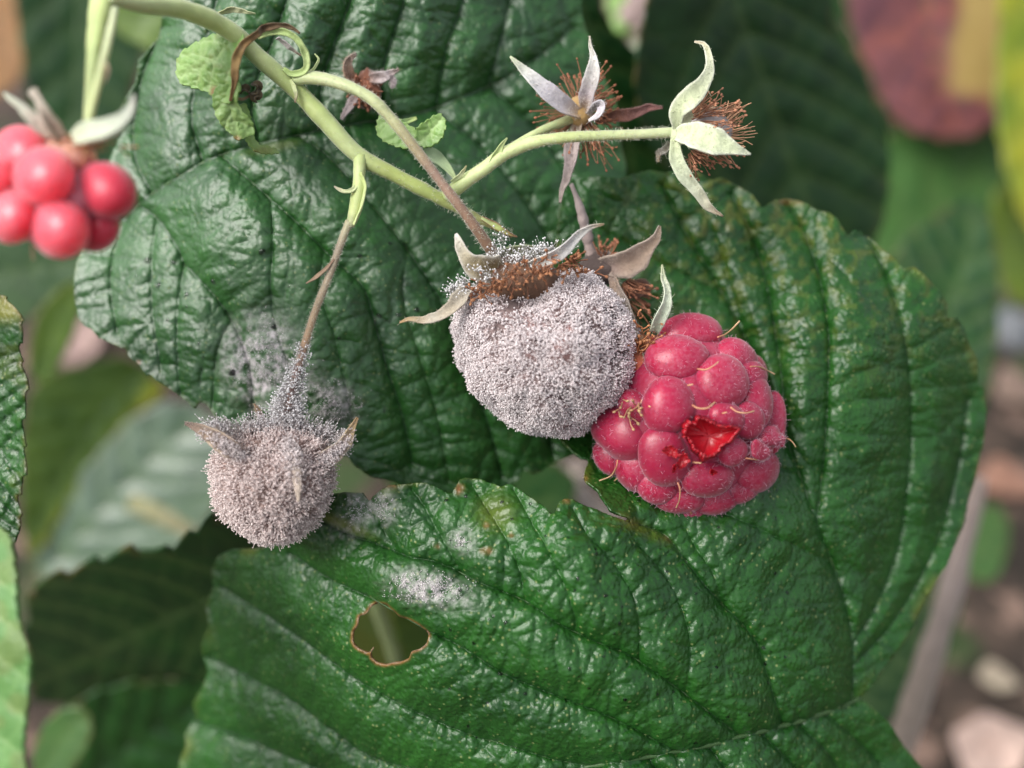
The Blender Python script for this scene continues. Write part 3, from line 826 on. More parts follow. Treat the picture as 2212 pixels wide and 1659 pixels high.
# ------------------------------------------------------------------ smaller and farther leaves
def serrate(poly, amp, every, seed=0):
    P = np.array(poly, float); n = len(P)
    Q = spline(np.vstack([P, P[:1]]), 400)[:-1]
    L = np.r_[0, np.cumsum(np.linalg.norm(np.diff(Q, axis=0), axis=1))]
    T = np.roll(Q, -1, 0) - np.roll(Q, 1, 0); T /= np.linalg.norm(T, axis=1)[:, None] + 1e-9
    Nn = np.stack([T[:, 1], -T[:, 0]], 1)
    ar = .5 * np.sum(Q[:, 0] * np.roll(Q[:, 1], -1) - np.roll(Q[:, 0], -1) * Q[:, 1])
    if ar < 0: Nn = -Nn
    ph = (L / every + .3 * vnoise(L, L * 0, every * 2, seed)) % 1.0
    return Q + Nn * (amp * (ph ** .7 - .5))[:, None]

def side_leaf(name, label, poly, midrib, ctrl, mat, cat='leaf', step=9, amp=(14, 14, 3.5, 0), wid=(45, 40, 14, 6), tert=60, cell=0, ser=(10, 45), nsec=6, seed=0, tint=None, group=None, solid=8, parent=None):
    out = serrate(poly, ser[0], ser[1], seed) if ser else np.array(poly, float)
    mid = spline(midrib, 40); secs = []
    c = np.array(poly, float)
    span = np.linalg.norm(c.max(0) - c.min(0))
    T = np.gradient(mid[:, :2], axis=0)
    for k in np.linspace(3, 34, nsec).astype(int):
        for sd in (-1, 1):
            an = math.atan2(T[k, 1], T[k, 0]) + sd * math.radians(52); p = mid[k, :2].copy(); path = [p.copy()]
            for q in range(14):
                p = p + span / 22 * np.array([math.cos(an), math.sin(an)]); an -= sd * .05
                path.append(p.copy())
            secs.append(path)
    lf = Leaf(out, midrib, secs, ctrl, step=step, amp=amp, wid=wid, tert=tert, cell=cell, seed=seed)
    r = thing(name, label, cat, (*midrib[0][:2], ctrl[0][2]), group)
    lf.build(r, mat, tint, solid=solid, seed=seed)
    lf.vein_obj('midrib', lf.mid, r, span * .006 + 2, 2, 0)
    return r, lf
def plane_ctrl(cx, cy, z, gx_, gy_, r=300, dome=0):
    """five control spots of a tilted sheet"""
    z = z * 1.6 if z < -600 else z
    return [(cx, cy, z + dome), (cx - r, cy, z - gx_ * r), (cx + r, cy, z + gx_ * r), (cx, cy - r, z - gy_ * r), (cx, cy + r, z + gy_ * r)]

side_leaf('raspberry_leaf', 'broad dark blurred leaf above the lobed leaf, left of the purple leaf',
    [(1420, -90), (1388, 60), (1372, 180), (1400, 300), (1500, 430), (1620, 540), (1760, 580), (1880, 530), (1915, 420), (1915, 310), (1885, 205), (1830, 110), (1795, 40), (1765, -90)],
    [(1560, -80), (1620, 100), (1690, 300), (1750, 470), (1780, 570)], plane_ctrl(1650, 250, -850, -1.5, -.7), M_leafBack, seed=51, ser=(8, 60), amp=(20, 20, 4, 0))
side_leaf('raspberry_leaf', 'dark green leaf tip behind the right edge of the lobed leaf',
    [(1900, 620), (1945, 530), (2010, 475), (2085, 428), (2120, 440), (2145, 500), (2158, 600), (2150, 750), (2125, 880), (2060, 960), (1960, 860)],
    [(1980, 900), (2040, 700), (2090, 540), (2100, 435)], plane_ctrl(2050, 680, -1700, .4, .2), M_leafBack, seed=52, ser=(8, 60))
side_leaf('raspberry_leaf', 'bright green blurred leaf below the purple autumn leaf',
    [(1860, 560), (1890, 400), (1925, 290), (2020, 260), (2120, 270), (2230, 300), (2330, 420), (2340, 620), (2230, 600), (2110, 540), (1990, 560), (1920, 640)],
    [(1880, 600), (2000, 450), (2150, 380), (2310, 440)], plane_ctrl(2080, 430, -2600, .1, -.2), M_leafMid, seed=53, ser=(14, 90), step=14)
def tintF(P, col):
    x, y = P[:, 0] + 14 * vnoise(P[:, 0], P[:, 1], 50, 81), P[:, 1] + 14 * vnoise(P[:, 0], P[:, 1], 50, 82)
    poly = [(2055, -90), (2070, 20), (2050, 110), (2035, 190), (2060, 205), (2120, 200), (2150, 240), (2185, 200), (2200, 80), (2200, -90)]
    ins = inside_poly(x, y, poly); _, e = closest_on(poly, np.column_stack([x, y]))
    sd = np.where(ins, e, -e)
    col[:, 3] = np.clip(sd / 34 + .5, 0, 1) * .9
    col[:, 0] = np.clip(col[:, 0] + np.clip(1 - np.abs((y - 20) + (x - 1960) * .62 - 35) / 30, 0, 1) * .8, 0, 1) * (1 - col[:, 3])
side_leaf('autumn_leaf', 'purple-red autumn leaf with a yellow patch in the top right corner', [(1825, -70), (1838, 50), (1872, 140), (1910, 225), (1965, 280), (2050, 300), (2120, 285), (2165, 240), (2180, 150), (2190, 40), (2190, -80)],
    [(2000, -80), (2010, 80), (2040, 200), (2070, 290)], plane_ctrl(2000, 120, -2400, .15, -.1), M_leafAut, seed=54, tint=tintF, ser=(8, 70), step=12)
side_leaf('raspberry_leaf', 'yellow-green blurred leaf at the right edge beside the purple leaf', [(2150, -100), (2160, 40), (2150, 170), (2160, 300), (2190, 420), (2260, 520), (2400, 400), (2420, -60)],
    [(2280, -90), (2270, 150), (2260, 350), (2262, 510)], plane_ctrl(2260, 200, -2100, .1, .1), M_leafYel, seed=55, ser=(10, 80), step=14, tint=lambda P, c: c.__setitem__((slice(None), 3), np.clip(.35 + vnoise(P[:, 0], P[:, 1], 80, 3) * .5, 0, 1)))
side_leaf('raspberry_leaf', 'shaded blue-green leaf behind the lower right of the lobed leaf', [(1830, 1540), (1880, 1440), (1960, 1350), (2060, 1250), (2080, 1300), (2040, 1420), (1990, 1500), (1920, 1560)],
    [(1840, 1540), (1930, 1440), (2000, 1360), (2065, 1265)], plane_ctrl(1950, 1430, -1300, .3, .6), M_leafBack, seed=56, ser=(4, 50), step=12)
side_leaf('raspberry_leaf', 'small fresh green leaf at the right edge above the dead cane', [(2075, 1235), (2085, 1170), (2110, 1110), (2150, 1090), (2180, 1140), (2170, 1210), (2130, 1260)],
    [(2090, 1240), (2125, 1170), (2155, 1100)], plane_ctrl(2125, 1170, -2700, .1, .1), M_leafMid, seed=57, ser=(4, 50), step=12)

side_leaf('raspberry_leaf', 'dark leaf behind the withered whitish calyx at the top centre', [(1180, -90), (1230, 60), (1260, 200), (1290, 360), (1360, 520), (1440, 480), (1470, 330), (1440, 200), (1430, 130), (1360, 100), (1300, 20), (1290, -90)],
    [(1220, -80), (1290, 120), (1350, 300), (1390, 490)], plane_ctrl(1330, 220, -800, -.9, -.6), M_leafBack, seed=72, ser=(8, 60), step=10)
side_leaf('raspberry_leaf', 'dull green leaf far back between the broad dark leaf and the purple leaf', [(1770, -80), (1790, 20), (1840, 120), (1900, 260), (1960, 320), (1980, 240), (1940, 120), (1900, 0), (1880, -80)],
    [(1820, -70), (1870, 80), (1920, 200), (1960, 310)], plane_ctrl(1880, 120, -2900, -.6, -.4), M_leafBack, seed=74, ser=(8, 60), step=14)
side_leaf('raspberry_leaf', 'olive leaf far back at the right edge below the yellow-green leaf', [(2130, 480), (2160, 400), (2230, 380), (2300, 470), (2290, 600), (2220, 660), (2160, 600)],
    [(2150, 620), (2190, 520), (2250, 400)], plane_ctrl(2210, 520, -2300, -.4, -.2), M_leafOlive, seed=75, ser=(8, 60), step=14, tint=lambda P, c: c.__setitem__((slice(None), 3), .15))
# left side
side_leaf('raspberry_leaf', 'wrinkled green leaf cut by the left edge of the picture', [(-260, 660), (-120, 640), (-20, 640), (20, 650), (48, 700), (42, 760), (58, 830), (50, 920), (55, 1010), (40, 1080), (46, 1130), (25, 1180), (20, 1240), (-20, 1260), (-250, 1220)],
    [(-260, 940), (-150, 950), (-60, 960), (40, 975)], [(-100, 900, 40), (-260, 900, -40), (45, 700, 100), (50, 900, 90), (50, 1100, 90), (-50, 650, 40), (-50, 1200, 80)], M_leafA, seed=58, solid=3, step=4.5, amp=(14, 12, 6, 2.5), wid=(30, 24, 9, 4), tert=36, cell=14, ser=(10, 55),
    tint=lambda P, c: c.__setitem__((slice(None), 3), np.clip(blob(P, 20, 665, 50, 30) * .6 + np.clip(vnoise(P[:, 0], P[:, 1], 40, 8) - .2, 0, .12), 0, .7)))
side_leaf('raspberry_leaf', 'pale green leaf seen edge on along the left edge at bottom', [(-120, 1150), (-40, 1140), (15, 1150), (34, 1230), (40, 1330), (66, 1420), (62, 1500), (52, 1600), (44, 1760), (-130, 1760)],
    [(-100, 1160), (-60, 1350), (-40, 1550), (-30, 1740)], [(-40, 1400, 300), (60, 1450, 330), (-120, 1450, 220), (0, 1180, 240), (0, 1700, 330)], M_leafUnder, seed=59, step=6, ser=(5, 40), amp=(8, 8, 3, 1.5), cell=14,
    tint=lambda P, c: c.__setitem__((slice(None), 2), np.clip(vnoise(P[:, 0], P[:, 1], 40, 18), 0, .15)))
side_leaf('raspberry_leaf', 'olive green leaf with yellow edge, blurred, below the left raspberry', [(60, 850), (100, 810), (190, 790), (265, 770), (330, 810), (350, 850), (285, 905), (215, 1000), (140, 1100), (78, 1195), (50, 1150), (45, 980)],
    [(310, 800), (220, 900), (140, 1020), (75, 1170)], plane_ctrl(180, 950, -1900, -.9, -.5), M_leafOlive, seed=60, ser=(6, 60), step=10,
    tint=lambda P, c: c.__setitem__((slice(None), 3), np.clip((P[:, 0] - 190 + (P[:, 1] - 1000) * .70) / 40, 0, .85)))
side_leaf('raspberry_leaf', 'yellow-green blade tip at the left below the raspberry', [(62, 800), (75, 700), (110, 640), (165, 610), (172, 680), (140, 760), (95, 830)],
    [(80, 820), (110, 730), (160, 620)], plane_ctrl(110, 720, -1300, -.6, -.3), M_leafYel, seed=61, ser=(4, 40), step=9)
side_leaf('raspberry_leaf', 'pale grey-green blurred leaf left of the small moldy fruit', [(82, 1245), (95, 1150), (150, 1060), (215, 975), (290, 900), (370, 868), (430, 880), (480, 930), (490, 1040), (430, 1150), (330, 1200), (200, 1225), (130, 1255)],
    [(100, 1235), (220, 1100), (340, 980), (450, 895)], plane_ctrl(290, 1060, -1900, .35, -.2), M_leafPale, seed=62, ser=(8, 70), step=9, amp=(22, 22, 4, 0))
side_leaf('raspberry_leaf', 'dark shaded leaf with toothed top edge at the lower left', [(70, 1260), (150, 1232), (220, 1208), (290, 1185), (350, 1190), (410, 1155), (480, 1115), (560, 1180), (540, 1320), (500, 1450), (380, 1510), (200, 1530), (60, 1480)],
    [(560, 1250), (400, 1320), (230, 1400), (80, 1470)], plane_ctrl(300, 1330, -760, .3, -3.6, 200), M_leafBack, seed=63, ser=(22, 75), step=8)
side_leaf('raspberry_leaf', 'green blurred leaf at the bottom left corner', [(60, 1760), (85, 1640), (130, 1545), (220, 1490), (330, 1470), (430, 1480), (520, 1540), (560, 1700), (500, 1800), (90, 1800)],
    [(90, 1780), (230, 1650), (360, 1560), (470, 1500)], plane_ctrl(300, 1620, -1100, -.4, -1.0), M_leafA, seed=64, ser=(10, 70), step=8, amp=(22, 22, 7, 0))
side_leaf('raspberry_leaf', 'light green blurred leaf bit beside the pale leaf edge at bottom left', [(70, 1680), (80, 1600), (120, 1540), (180, 1530), (200, 1580), (160, 1660), (100, 1720)],
    [(80, 1700), (120, 1620), (180, 1540)], plane_ctrl(130, 1620, -820, .1, -.2), M_leafMid, seed=65, ser=(4, 40), step=9)
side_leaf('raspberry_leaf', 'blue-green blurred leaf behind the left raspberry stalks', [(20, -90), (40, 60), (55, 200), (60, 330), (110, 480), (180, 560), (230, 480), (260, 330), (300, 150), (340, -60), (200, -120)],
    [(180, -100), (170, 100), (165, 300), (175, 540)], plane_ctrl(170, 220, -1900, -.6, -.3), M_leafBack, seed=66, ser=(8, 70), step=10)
side_leaf('raspberry_leaf', 'olive green blurred leaf at the top between the stalks and the arched stem', [(215, -90), (230, 40), (290, 90), (380, 110), (470, 70), (560, 40), (640, 30), (700, -30), (600, -110), (380, -120)],
    [(680, -60), (520, -20), (380, 20), (260, 40)], plane_ctrl(430, 0, -1250, .1, -.3), M_leafYel, seed=67, ser=(8, 70), step=10, tint=lambda P, c: c.__setitem__((slice(None), 3), 0))
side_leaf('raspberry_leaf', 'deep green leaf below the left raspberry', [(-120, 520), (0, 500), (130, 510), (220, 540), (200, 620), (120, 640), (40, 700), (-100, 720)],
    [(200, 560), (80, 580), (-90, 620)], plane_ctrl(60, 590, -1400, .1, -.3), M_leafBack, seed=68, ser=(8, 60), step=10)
side_leaf('dry_leaf', 'orange-brown dry leaf blurred in the top left corner', [(-80, -60), (10, -40), (45, 60), (50, 140), (20, 190), (-60, 200)], [(-60, -40), (0, 60), (20, 180)], plane_ctrl(0, 80, -2600, 0, 0), leaf_mat('leaf_dry_orange', (.22, .10, .03), (.38, .20, .07), rough=.7, veinc=(.2, .1, .04), speck=0), seed=69, ser=(5, 50), step=12)
side_leaf('raspberry_leaf', 'dark leaf seen through the hole in the lobed leaf', [(640, 1280), (760, 1200), (900, 1230), (1020, 1300), (1060, 1420), (960, 1500), (800, 1520), (680, 1440)],
    [(650, 1300), (800, 1350), (930, 1400), (1040, 1430)], plane_ctrl(850, 1370, -1300, .5, -2.2), M_leafBack, seed=70, ser=(6, 60), step=12, tint=lambda P, c: c.__setitem__((slice(None), 3), .26))
side_leaf('raspberry_leaf', 'deep green leaf edge crossing behind the right half of the leaf hole', [(840, 1240), (960, 1230), (1050, 1320), (1060, 1450), (960, 1520), (880, 1480), (862, 1400), (850, 1320)],
    [(1000, 1500), (950, 1400), (880, 1300), (850, 1250)], plane_ctrl(950, 1380, -900, -1.2, -1.8), M_leafOlive, seed=73, ser=(8, 40), step=9, tint=lambda P, c: c.__setitem__((slice(None), 3), 0))
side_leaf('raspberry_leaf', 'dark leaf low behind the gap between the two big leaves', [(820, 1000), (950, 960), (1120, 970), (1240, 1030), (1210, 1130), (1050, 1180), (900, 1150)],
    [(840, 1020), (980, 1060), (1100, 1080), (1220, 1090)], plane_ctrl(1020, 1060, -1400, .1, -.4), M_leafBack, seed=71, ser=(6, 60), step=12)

# ------------------------------------------------------------------ canes and litter low in the bush
def simple_tube(name, label, cat, path, radii, col, n=40, sides=12, mat=None, wob=.12, seed=0):
    V, F, cap, P, R, T = tube(path, radii, n, sides, wob, seed)
    faces = [tuple(map(int, f)) for f in F] + [tuple(dict.fromkeys(map(int, f))) for f in cap]
    c = lerp_list(col, n); C = np.vstack([np.repeat(c, sides, axis=0), c[0], c[-1]])
    o = mk(name, V, faces, mat or M_stem, None, C, base=path[0])
    o['label'] = label; o['category'] = cat
    return o
simple_tube('dead_cane', 'thick grey-pink dead cane leaning in the lower right', 'cane', [(1905, 1740, -1400), (1950, 1600, -1440), (2005, 1430, -1500), (2050, 1290, -1560), (2076, 1190, -1600), (2112, 1040, -1700)], [33, 32, 30, 27, 25, 22], [(.28, .22, .17), (.24, .19, .15), (.29, .23, .20), (.26, .20, .17)])
simple_tube('dead_cane', 'pale dry cane low in the gap between the two big leaves', 'cane', [(1100, 960, -2400), (1190, 1040, -2400), (1290, 1130, -2400), (1400, 1230, -2400)], [44, 42, 40, 38], [(.34, .29, .25), (.28, .23, .20)])
simple_tube('green_stalk', 'yellowish stalk stub hanging at the top centre', 'stalk', [(1046, -60, -700), (1046, 0, -690), (1044, 52, -680)], [16, 17, 12], [(.25, .25, .06), (.30, .27, .09)])
simple_tube('dry_stalk', 'pale yellow dry stalk left of the small moldy fruit', 'stalk', [(285, 1085, -2500), (340, 1110, -2480), (415, 1150, -2450)], [22, 20, 14], [(.24, .24, .11), (.22, .20, .10)])

simple_tube('green_stalk', 'pale green stalk seen through the hole in the lobed leaf', 'stalk', [(790, 1250, -900), (835, 1370, -920), (880, 1500, -940)], [15, 14, 13], [(.20, .25, .10), (.16, .20, .08)])
def litter(name, label, cat, px, py, r, asp, rot, col, seed, lift=.03, group=None):
    """a curled dry leaf lying on the soil where the sight line meets it"""
    z = ground_z(px, py, .03); c = W([(px, py, z)])[0]; k = (DC - z) / DC * S
    rg = np.random.default_rng(seed); n, m = 14, 24
    rad = np.linspace(0, 1, n)[:, None]; th = np.linspace(0, 2 * math.pi, m, endpoint=False)[None]
    rr = rad * (1 + .12 * np.sin(th * 2 + seed) + .08 * np.sin(th * 5 + seed * 2))
    x = rr * np.cos(th) * r * k; y = rr * np.sin(th) * r * k * asp
    zz = lift + (.25 * rad ** 2 * np.cos(th * 2 + seed) + .10 * np.sin(th * 3 + rad * 4)) * r * k * .7 + .12 * r * k
    cr, sr = math.cos(rot), math.sin(rot)
    V = np.stack([c[0] + x * cr - y * sr, c[1] + x * sr + y * cr, c[2] + zz + 0 * x], -1).reshape(-1, 3)
    cc = np.array(col)[None] * (1 + .25 * vnoise(V[:, 0], V[:, 1], r * k * .4, seed))[:, None]
    o = mk(name, V, quads_grid(n, m, True), M_dry, None, cc, raw=True, base=tuple(c), solid=10)
    o['label'] = label; o['category'] = cat
    if group: o['group'] = group
litter('dry_leaf', 'pinkish beige dry leaf on the soil in the bottom right corner', 'dry leaf', 2130, 1620, 85, .8, .3, (.50, .36, .30), 1)
litter('dry_leaf', 'tan dry leaf at the foot of the dead cane, lower right', 'dry leaf', 1960, 1530, 50, .6, .9, (.42, .30, .16), 2)
litter('dry_leaf', 'small round beige dry leaf at the right edge above the pinkish one', 'dry leaf', 2148, 1472, 36, .9, .2, (.36, .30, .22), 3)
litter('dry_leaf', 'rusty brown dry leaf at the right edge beside the lobed leaf', 'dry leaf', 2170, 1050, 60, .8, .6, (.30, .16, .11), 4)
litter('dry_leaf', 'grey-brown dry leaf at the right edge above the rusty one', 'dry leaf', 2190, 850, 60, .7, 1.2, (.26, .18, .14), 5)
litter('dry_leaf', 'pinkish brown dry leaf on the soil left below the rough leaf', 'dry leaf', 175, 745, 60, 1.0, .4, (.36, .25, .22), 6)
litter('dry_leaf', 'orange dry leaf on the soil left of the small moldy fruit', 'dry leaf', 395, 1105, 45, .7, .2, (.42, .22, .08), 7)
litter('dry_leaf', 'pale dry leaf in the gap right of the two big leaves', 'dry leaf', 1215, 1040, 60, .6, .5, (.34, .28, .24), 8)
litter('dry_leaf', 'brown dry leaf under the left raspberry', 'dry leaf', 85, 600, 50, .7, .5, (.26, .16, .07), 9)
# pebble
z = ground_z(2180, 715, .06); c0 = W([(2180, 715, z)])[0]; k = (DC - z) / DC * S
u, PV, PF = ellipsoid(c0, np.eye(3), (46 * k, 60 * k, 40 * k), 16, 24)
PV = PV + u * (vnoise3(u * 3, 1.0, 9) * 8 * k)[:, None]
o = mk('pebble', PV, PF, soft_mat('stone_pale', (.17, .18, .19), rough=.8, var=.2, vscale=12), None, raw=True, base=tuple(c0))
o['label'] = 'pale grey pebble on the soil at the right edge'; o['category'] = 'pebble'

# ------------------------------------------------------------------ fruiting stem
GRN = (.45, .54, .20); GRN2 = (.52, .60, .28); PALE = (.50, .55, .30); BRN = (.26, .17, .12); TAN = (.34, .24, .16)
R0 = thing('fruiting_stem', 'pale green branching fruit stem arching across the top of the picture', 'stem', (265, 8, 350))
ms = [(235, -10, 300), (300, 6, 262), (400, 22, 175), (490, 62, 100), (560, 125, 55), (640, 195, 25), (700, 258, 20), (770, 332, 10), (850, 377, 0), (930, 418, -10), (1000, 455, -25), (1060, 488, -35), (1105, 512, -45)]
tube_obj('main_stem', ms, [20, 21, 21, 21, 20, 19, 19, 21, 18, 16, 15, 10, 2], M_stem, R0, n=110, sides=14, col=[PALE, GRN2, GRN, GRN, GRN2, GRN, GRN, GRN2, (.36, .42, .13), (.33, .40, .12), (.36, .38, .14), (.25, .20, .08)], wob=.06)
pedA = [(635, 170, 35), (680, 168, 48), (740, 182, 60), (800, 212, 66), (850, 262, 66), (900, 325, 62), (950, 390, 56), (1000, 455, 48), (1040, 510, 30), (1066, 548, 5)]
tube_obj('fruit_stalk', pedA, [16, 14, 13, 12.5, 12, 11, 10.5, 11, 12, 13], M_stem, R0, n=80, sides=12, col=[GRN2, PALE, (.46, .52, .27), (.44, .46, .24), (.36, .31, .17), (.30, .20, .15), (.30, .19, .13), (.28, .17, .11), (.26, .15, .09)], seed=2)
pedB1 = [(778, 336, 14), (776, 372, 26), (775, 410, 34), (768, 450, 36), (757, 488, 36)]
tube_obj('fruit_stalk', pedB1, [15, 13, 16, 15, 9], M_stem, R0, n=40, sides=12, col=[GRN, GRN2, (.46, .54, .20), (.48, .55, .22), (.42, .44, .24)], seed=3)
pedB2 = [(755, 478, 36), (742, 510, 40), (715, 585, 48), (682, 670, 52), (655, 755, 50), (634, 830, 44), (615, 905, 30), (608, 930, 10)]
tube_obj('fruit_stalk', pedB2, [9, 8.2, 8, 8.2, 8.4, 8.6, 9, 10], M_stem, R0, n=80, sides=10, col=[(.42, .40, .24), (.30, .24, .17), (.36, .29, .20), (.33, .24, .15), (.34, .22, .13), (.26, .15, .13), (.27, .15, .12), (.25, .12, .09)], seed=4, label='dry brown stalk of the small moldy fruit')
pedC = [(965, 425, -8), (1000, 395, 0), (1045, 365, 8), (1090, 332, 14), (1150, 308, 20), (1220, 297, 24), (1300, 293, 26), (1380, 290, 28), (1455, 286, 26)]
tube_obj('fruit_stalk', pedC, [17, 16, 15, 14.5, 12.5, 11.5, 11, 11, 12], M_stem, R0, n=80, sides=12, col=[GRN, GRN2, GRN2, GRN2, (.42, .48, .20), (.44, .50, .24), PALE, (.46, .52, .28)], seed=5)
pedD = [(1085, 334, 6), (1120, 310, -10), (1170, 282, -35), (1215, 264, -60), (1250, 250, -80)]
tube_obj('fruit_stalk', pedD, [10, 9.5, 9, 10, 12], M_stem, R0, n=40, sides=10, col=[GRN2, GRN2, (.38, .44, .20), (.40, .36, .16)], seed=6)
# stipules, bracts and small scales at the joints
ribbon_obj('bract', [(1058, 358, 16), (1072, 335, 22), (1084, 312, 26), (1096, 298, 26)], [6, 9, 6, 1], M_sepal, R0, col=[GRN2, (.44, .54, .22), GRN2], roll=20, cup=.5)
ribbon_obj('bract', [(975, 392, 10), (990, 382, 16), (1000, 370, 18), (1008, 358, 16)], [3, 5, 4, 1], M_sepal, R0, col=[GRN2, PALE, (.35, .3, .15)], roll=30)
ribbon_obj('bract', [(775, 395, 40), (762, 410, 48), (745, 414, 50), (730, 408, 46), (722, 402, 42)], [4, 5, 4, 4, 1], M_sepal, R0, col=[PALE, PALE, (.40, .34, .26)], roll=20, cup=.6, wav=2)
ribbon_obj('bract', [(779, 372, 42), (788, 400, 46), (782, 440, 48), (764, 486, 46)], [4, 8, 7, 2], M_sepal, R0, col=[GRN, GRN2, GRN2], roll=50, cup=.5)
ribbon_obj('bract', [(722, 560, 52), (705, 580, 56), (682, 600, 54), (661, 612, 50)], [2, 4, 4.5, 1], M_sepal, R0, col=[BRN, TAN, TAN], roll=30, cup=.6)
ribbon_obj('bract', [(628, 172, 50), (636, 190, 54), (640, 205, 52), (637, 222, 48)], [3, 5, 4, 1], M_sepal, R0, col=[GRN2, PALE, BRN], roll=20)
ribbon_obj('bract', [(640, 165, 40), (665, 160, 46), (680, 145, 44), (688, 128, 40), (680, 116, 40)], [4, 4, 3, 3, 1], M_sepal, R0, col=[PALE, GRN2, GRN2], roll=30)
ribbon_obj('bract', [(1040, 470, -20), (1075, 490, -20), (1100, 505, -22), (1118, 512, -24)], [4, 8, 6, 1], M_sepal, R0, col=[GRN2, (.40, .46, .16), (.22, .10, .06)], roll=20, edge=(.20, .09, .05))
ribbon_obj('bract', [(470, 30, 40), (505, 20, 30), (535, 26, 30), (552, 30, 28)], [5, 8, 6, 1], M_sepal, R0, col=[(.4, .44, .2), (.45, .46, .28), PALE], roll=40, wav=4)
ribbon_obj('bract', [(600, 80, 10), (625, 100, 0), (650, 120, -8)], [7, 8, 2], M_sepal, R0, col=[(.45, .40, .40), (.40, .36, .35), TAN], roll=60)
# velvet of the stems
def stem_fuzz(parent, paths, L, n, seed, c=(.62, .62, .50)):
    a = Acc(); r = np.random.default_rng(seed)
    for path, rad in paths:
        V, F, cap, P, R, T = tube(path, rad, 60, 12)
        Q, Nn = surf_samples(V[:-2], F, n, seed)
        cen = P[np.argmin(((Q[:, None] - P[None]) ** 2).sum(2), axis=1)]
        Nn = (Q - cen); Nn /= np.linalg.norm(Nn, axis=1)[:, None] + 1e-9
        v, f, cc = filaments(Q, Nn, L, .35, 0, c, c, jit=.4, seed=seed)
        a.add(v, f, cc)
    mk('stem_hairs', a.V(), a.F(), M_fuzz, parent, a.C(), kind='stuff')
stem_fuzz(R0, [(ms, [17, 17, 16, 15, 12]), (pedA, [13, 11, 10, 10, 11]), (pedB2, [7.5, 7.5, 8]), (pedC, [14, 12, 10, 9.5, 10])], 7, 1500, 14)

# left stalks
R1 = thing('fruiting_stem', 'two blurred green upright stalks above the left raspberry', 'stem', (225, -40, 160))
tube_obj('main_stem', [(252, -60, 220), (222, 0, 285), (208, 80, 335), (198, 170, 355), (190, 262, 355)], [30, 28, 21, 14, 11], M_stem, R1, n=50, sides=14, col=[GRN, GRN, (.30, .38, .13), (.36, .42, .18)])
tube_obj('fruit_stalk', [(248, 20, 330), (240, 60, 375), (226, 120, 405), (208, 195, 395), (192, 262, 375)], [8, 8.5, 9, 9, 10], M_stem, R1, n=50, sides=12, col=[PALE, PALE, GRN2, GRN2])
ribbon_obj('bract', [(222, 120, 420), (232, 150, 420), (226, 178, 415)], [2, 4, 1], M_sepal, R1, col=[PALE, TAN, TAN])

# ------------------------------------------------------------------ curled young leaf on the stem
Y1o = [(384, 130), (395, 112), (420, 95), (455, 78), (490, 68), (520, 68), (526, 90), (512, 130), (505, 170), (500, 200), (492, 225), (470, 212), (440, 196), (412, 188), (390, 178), (382, 155)]
RY = thing('young_leaf', 'curled light green young leaf with a dried brown edge hanging on the stem', 'leaf', (640, 165, 40))
def tY(P, col): col[:, 2] = np.clip(blob(P, 465, 200, 10, 14) * .9 + .5 * np.clip(vnoise(P[:, 0], P[:, 1], 12, 4) - .5, 0, 1), 0, 1)
ly1 = Leaf(serrate(Y1o, 5, 26, 2), [(520, 75), (480, 110), (440, 140), (395, 165)], [[(480, 110), (460, 150), (455, 195)], [(440, 140), (430, 165), (425, 185)], [(490, 100), (455, 90), (430, 95)], [(505, 140), (490, 170), (485, 210)], [(455, 128), (425, 118), (400, 120)]],
    [(520, 80, 80), (505, 190, 95), (450, 130, 105), (390, 155, 20), (430, 95, 40), (440, 190, 40)], step=2.4, amp=(6, 6, 3.5, 1.2), wid=(16, 14, 6, 4), tert=16, cell=9, seed=81)
ly1.build(RY, M_young, tY, solid=4, edge_brown=.15, name='upper_lobe')
Y2o = [(498, 180), (514, 172), (520, 190), (512, 215), (524, 240), (545, 265), (548, 290), (530, 296), (515, 303), (498, 288), (478, 268), (464, 240), (460, 212), (468, 190)]
ly2 = Leaf(serrate(Y2o, 4, 22, 4), [(505, 185), (498, 225), (502, 260), (512, 295)], [[(500, 215), (480, 225), (468, 238)], [(500, 240), (490, 260), (485, 275)], [(500, 225), (515, 235), (522, 243)], [(503, 260), (525, 265), (545, 275)]],
    [(505, 185, 95), (460, 220, 50), (500, 230, 100), (512, 300, 60), (546, 285, 40), (520, 200, 80)], step=2.4, amp=(6, 6, 3, 1.2), wid=(14, 12, 6, 4), tert=14, cell=9, seed=82)
ly2.build(RY, M_young, lambda P, c: c.__setitem__((slice(None), 2), np.clip(blob(P, 512, 300, 10, 8) * .8, 0, 1)), solid=4, name='lower_lobe')
Y3o = [(520, 225), (530, 225), (540, 250), (546, 290), (560, 312), (590, 320), (602, 330), (575, 332), (550, 325), (530, 300), (515, 270)]
ly3 = Leaf(serrate(Y3o, 4, 14, 5), [(522, 230), (530, 270), (550, 310), (598, 328)], [[(528, 260), (540, 265)], [(540, 295), (552, 300)]],
    [(525, 230, 60), (515, 270, 70), (545, 270, 20), (560, 320, 20), (600, 328, -10)], step=2.4, amp=(3, 3, 1.5, .8), wid=(10, 9, 5, 4), tert=10, cell=8, seed=83)
ly3.build(RY, M_young, lambda P, c: (c.__setitem__((slice(None), 2), np.clip(blob(P, 570, 326, 24, 10) * .35 + blob(P, 545, 330, 12, 5) * .7, 0, 1))), solid=3, name='dry_tip')
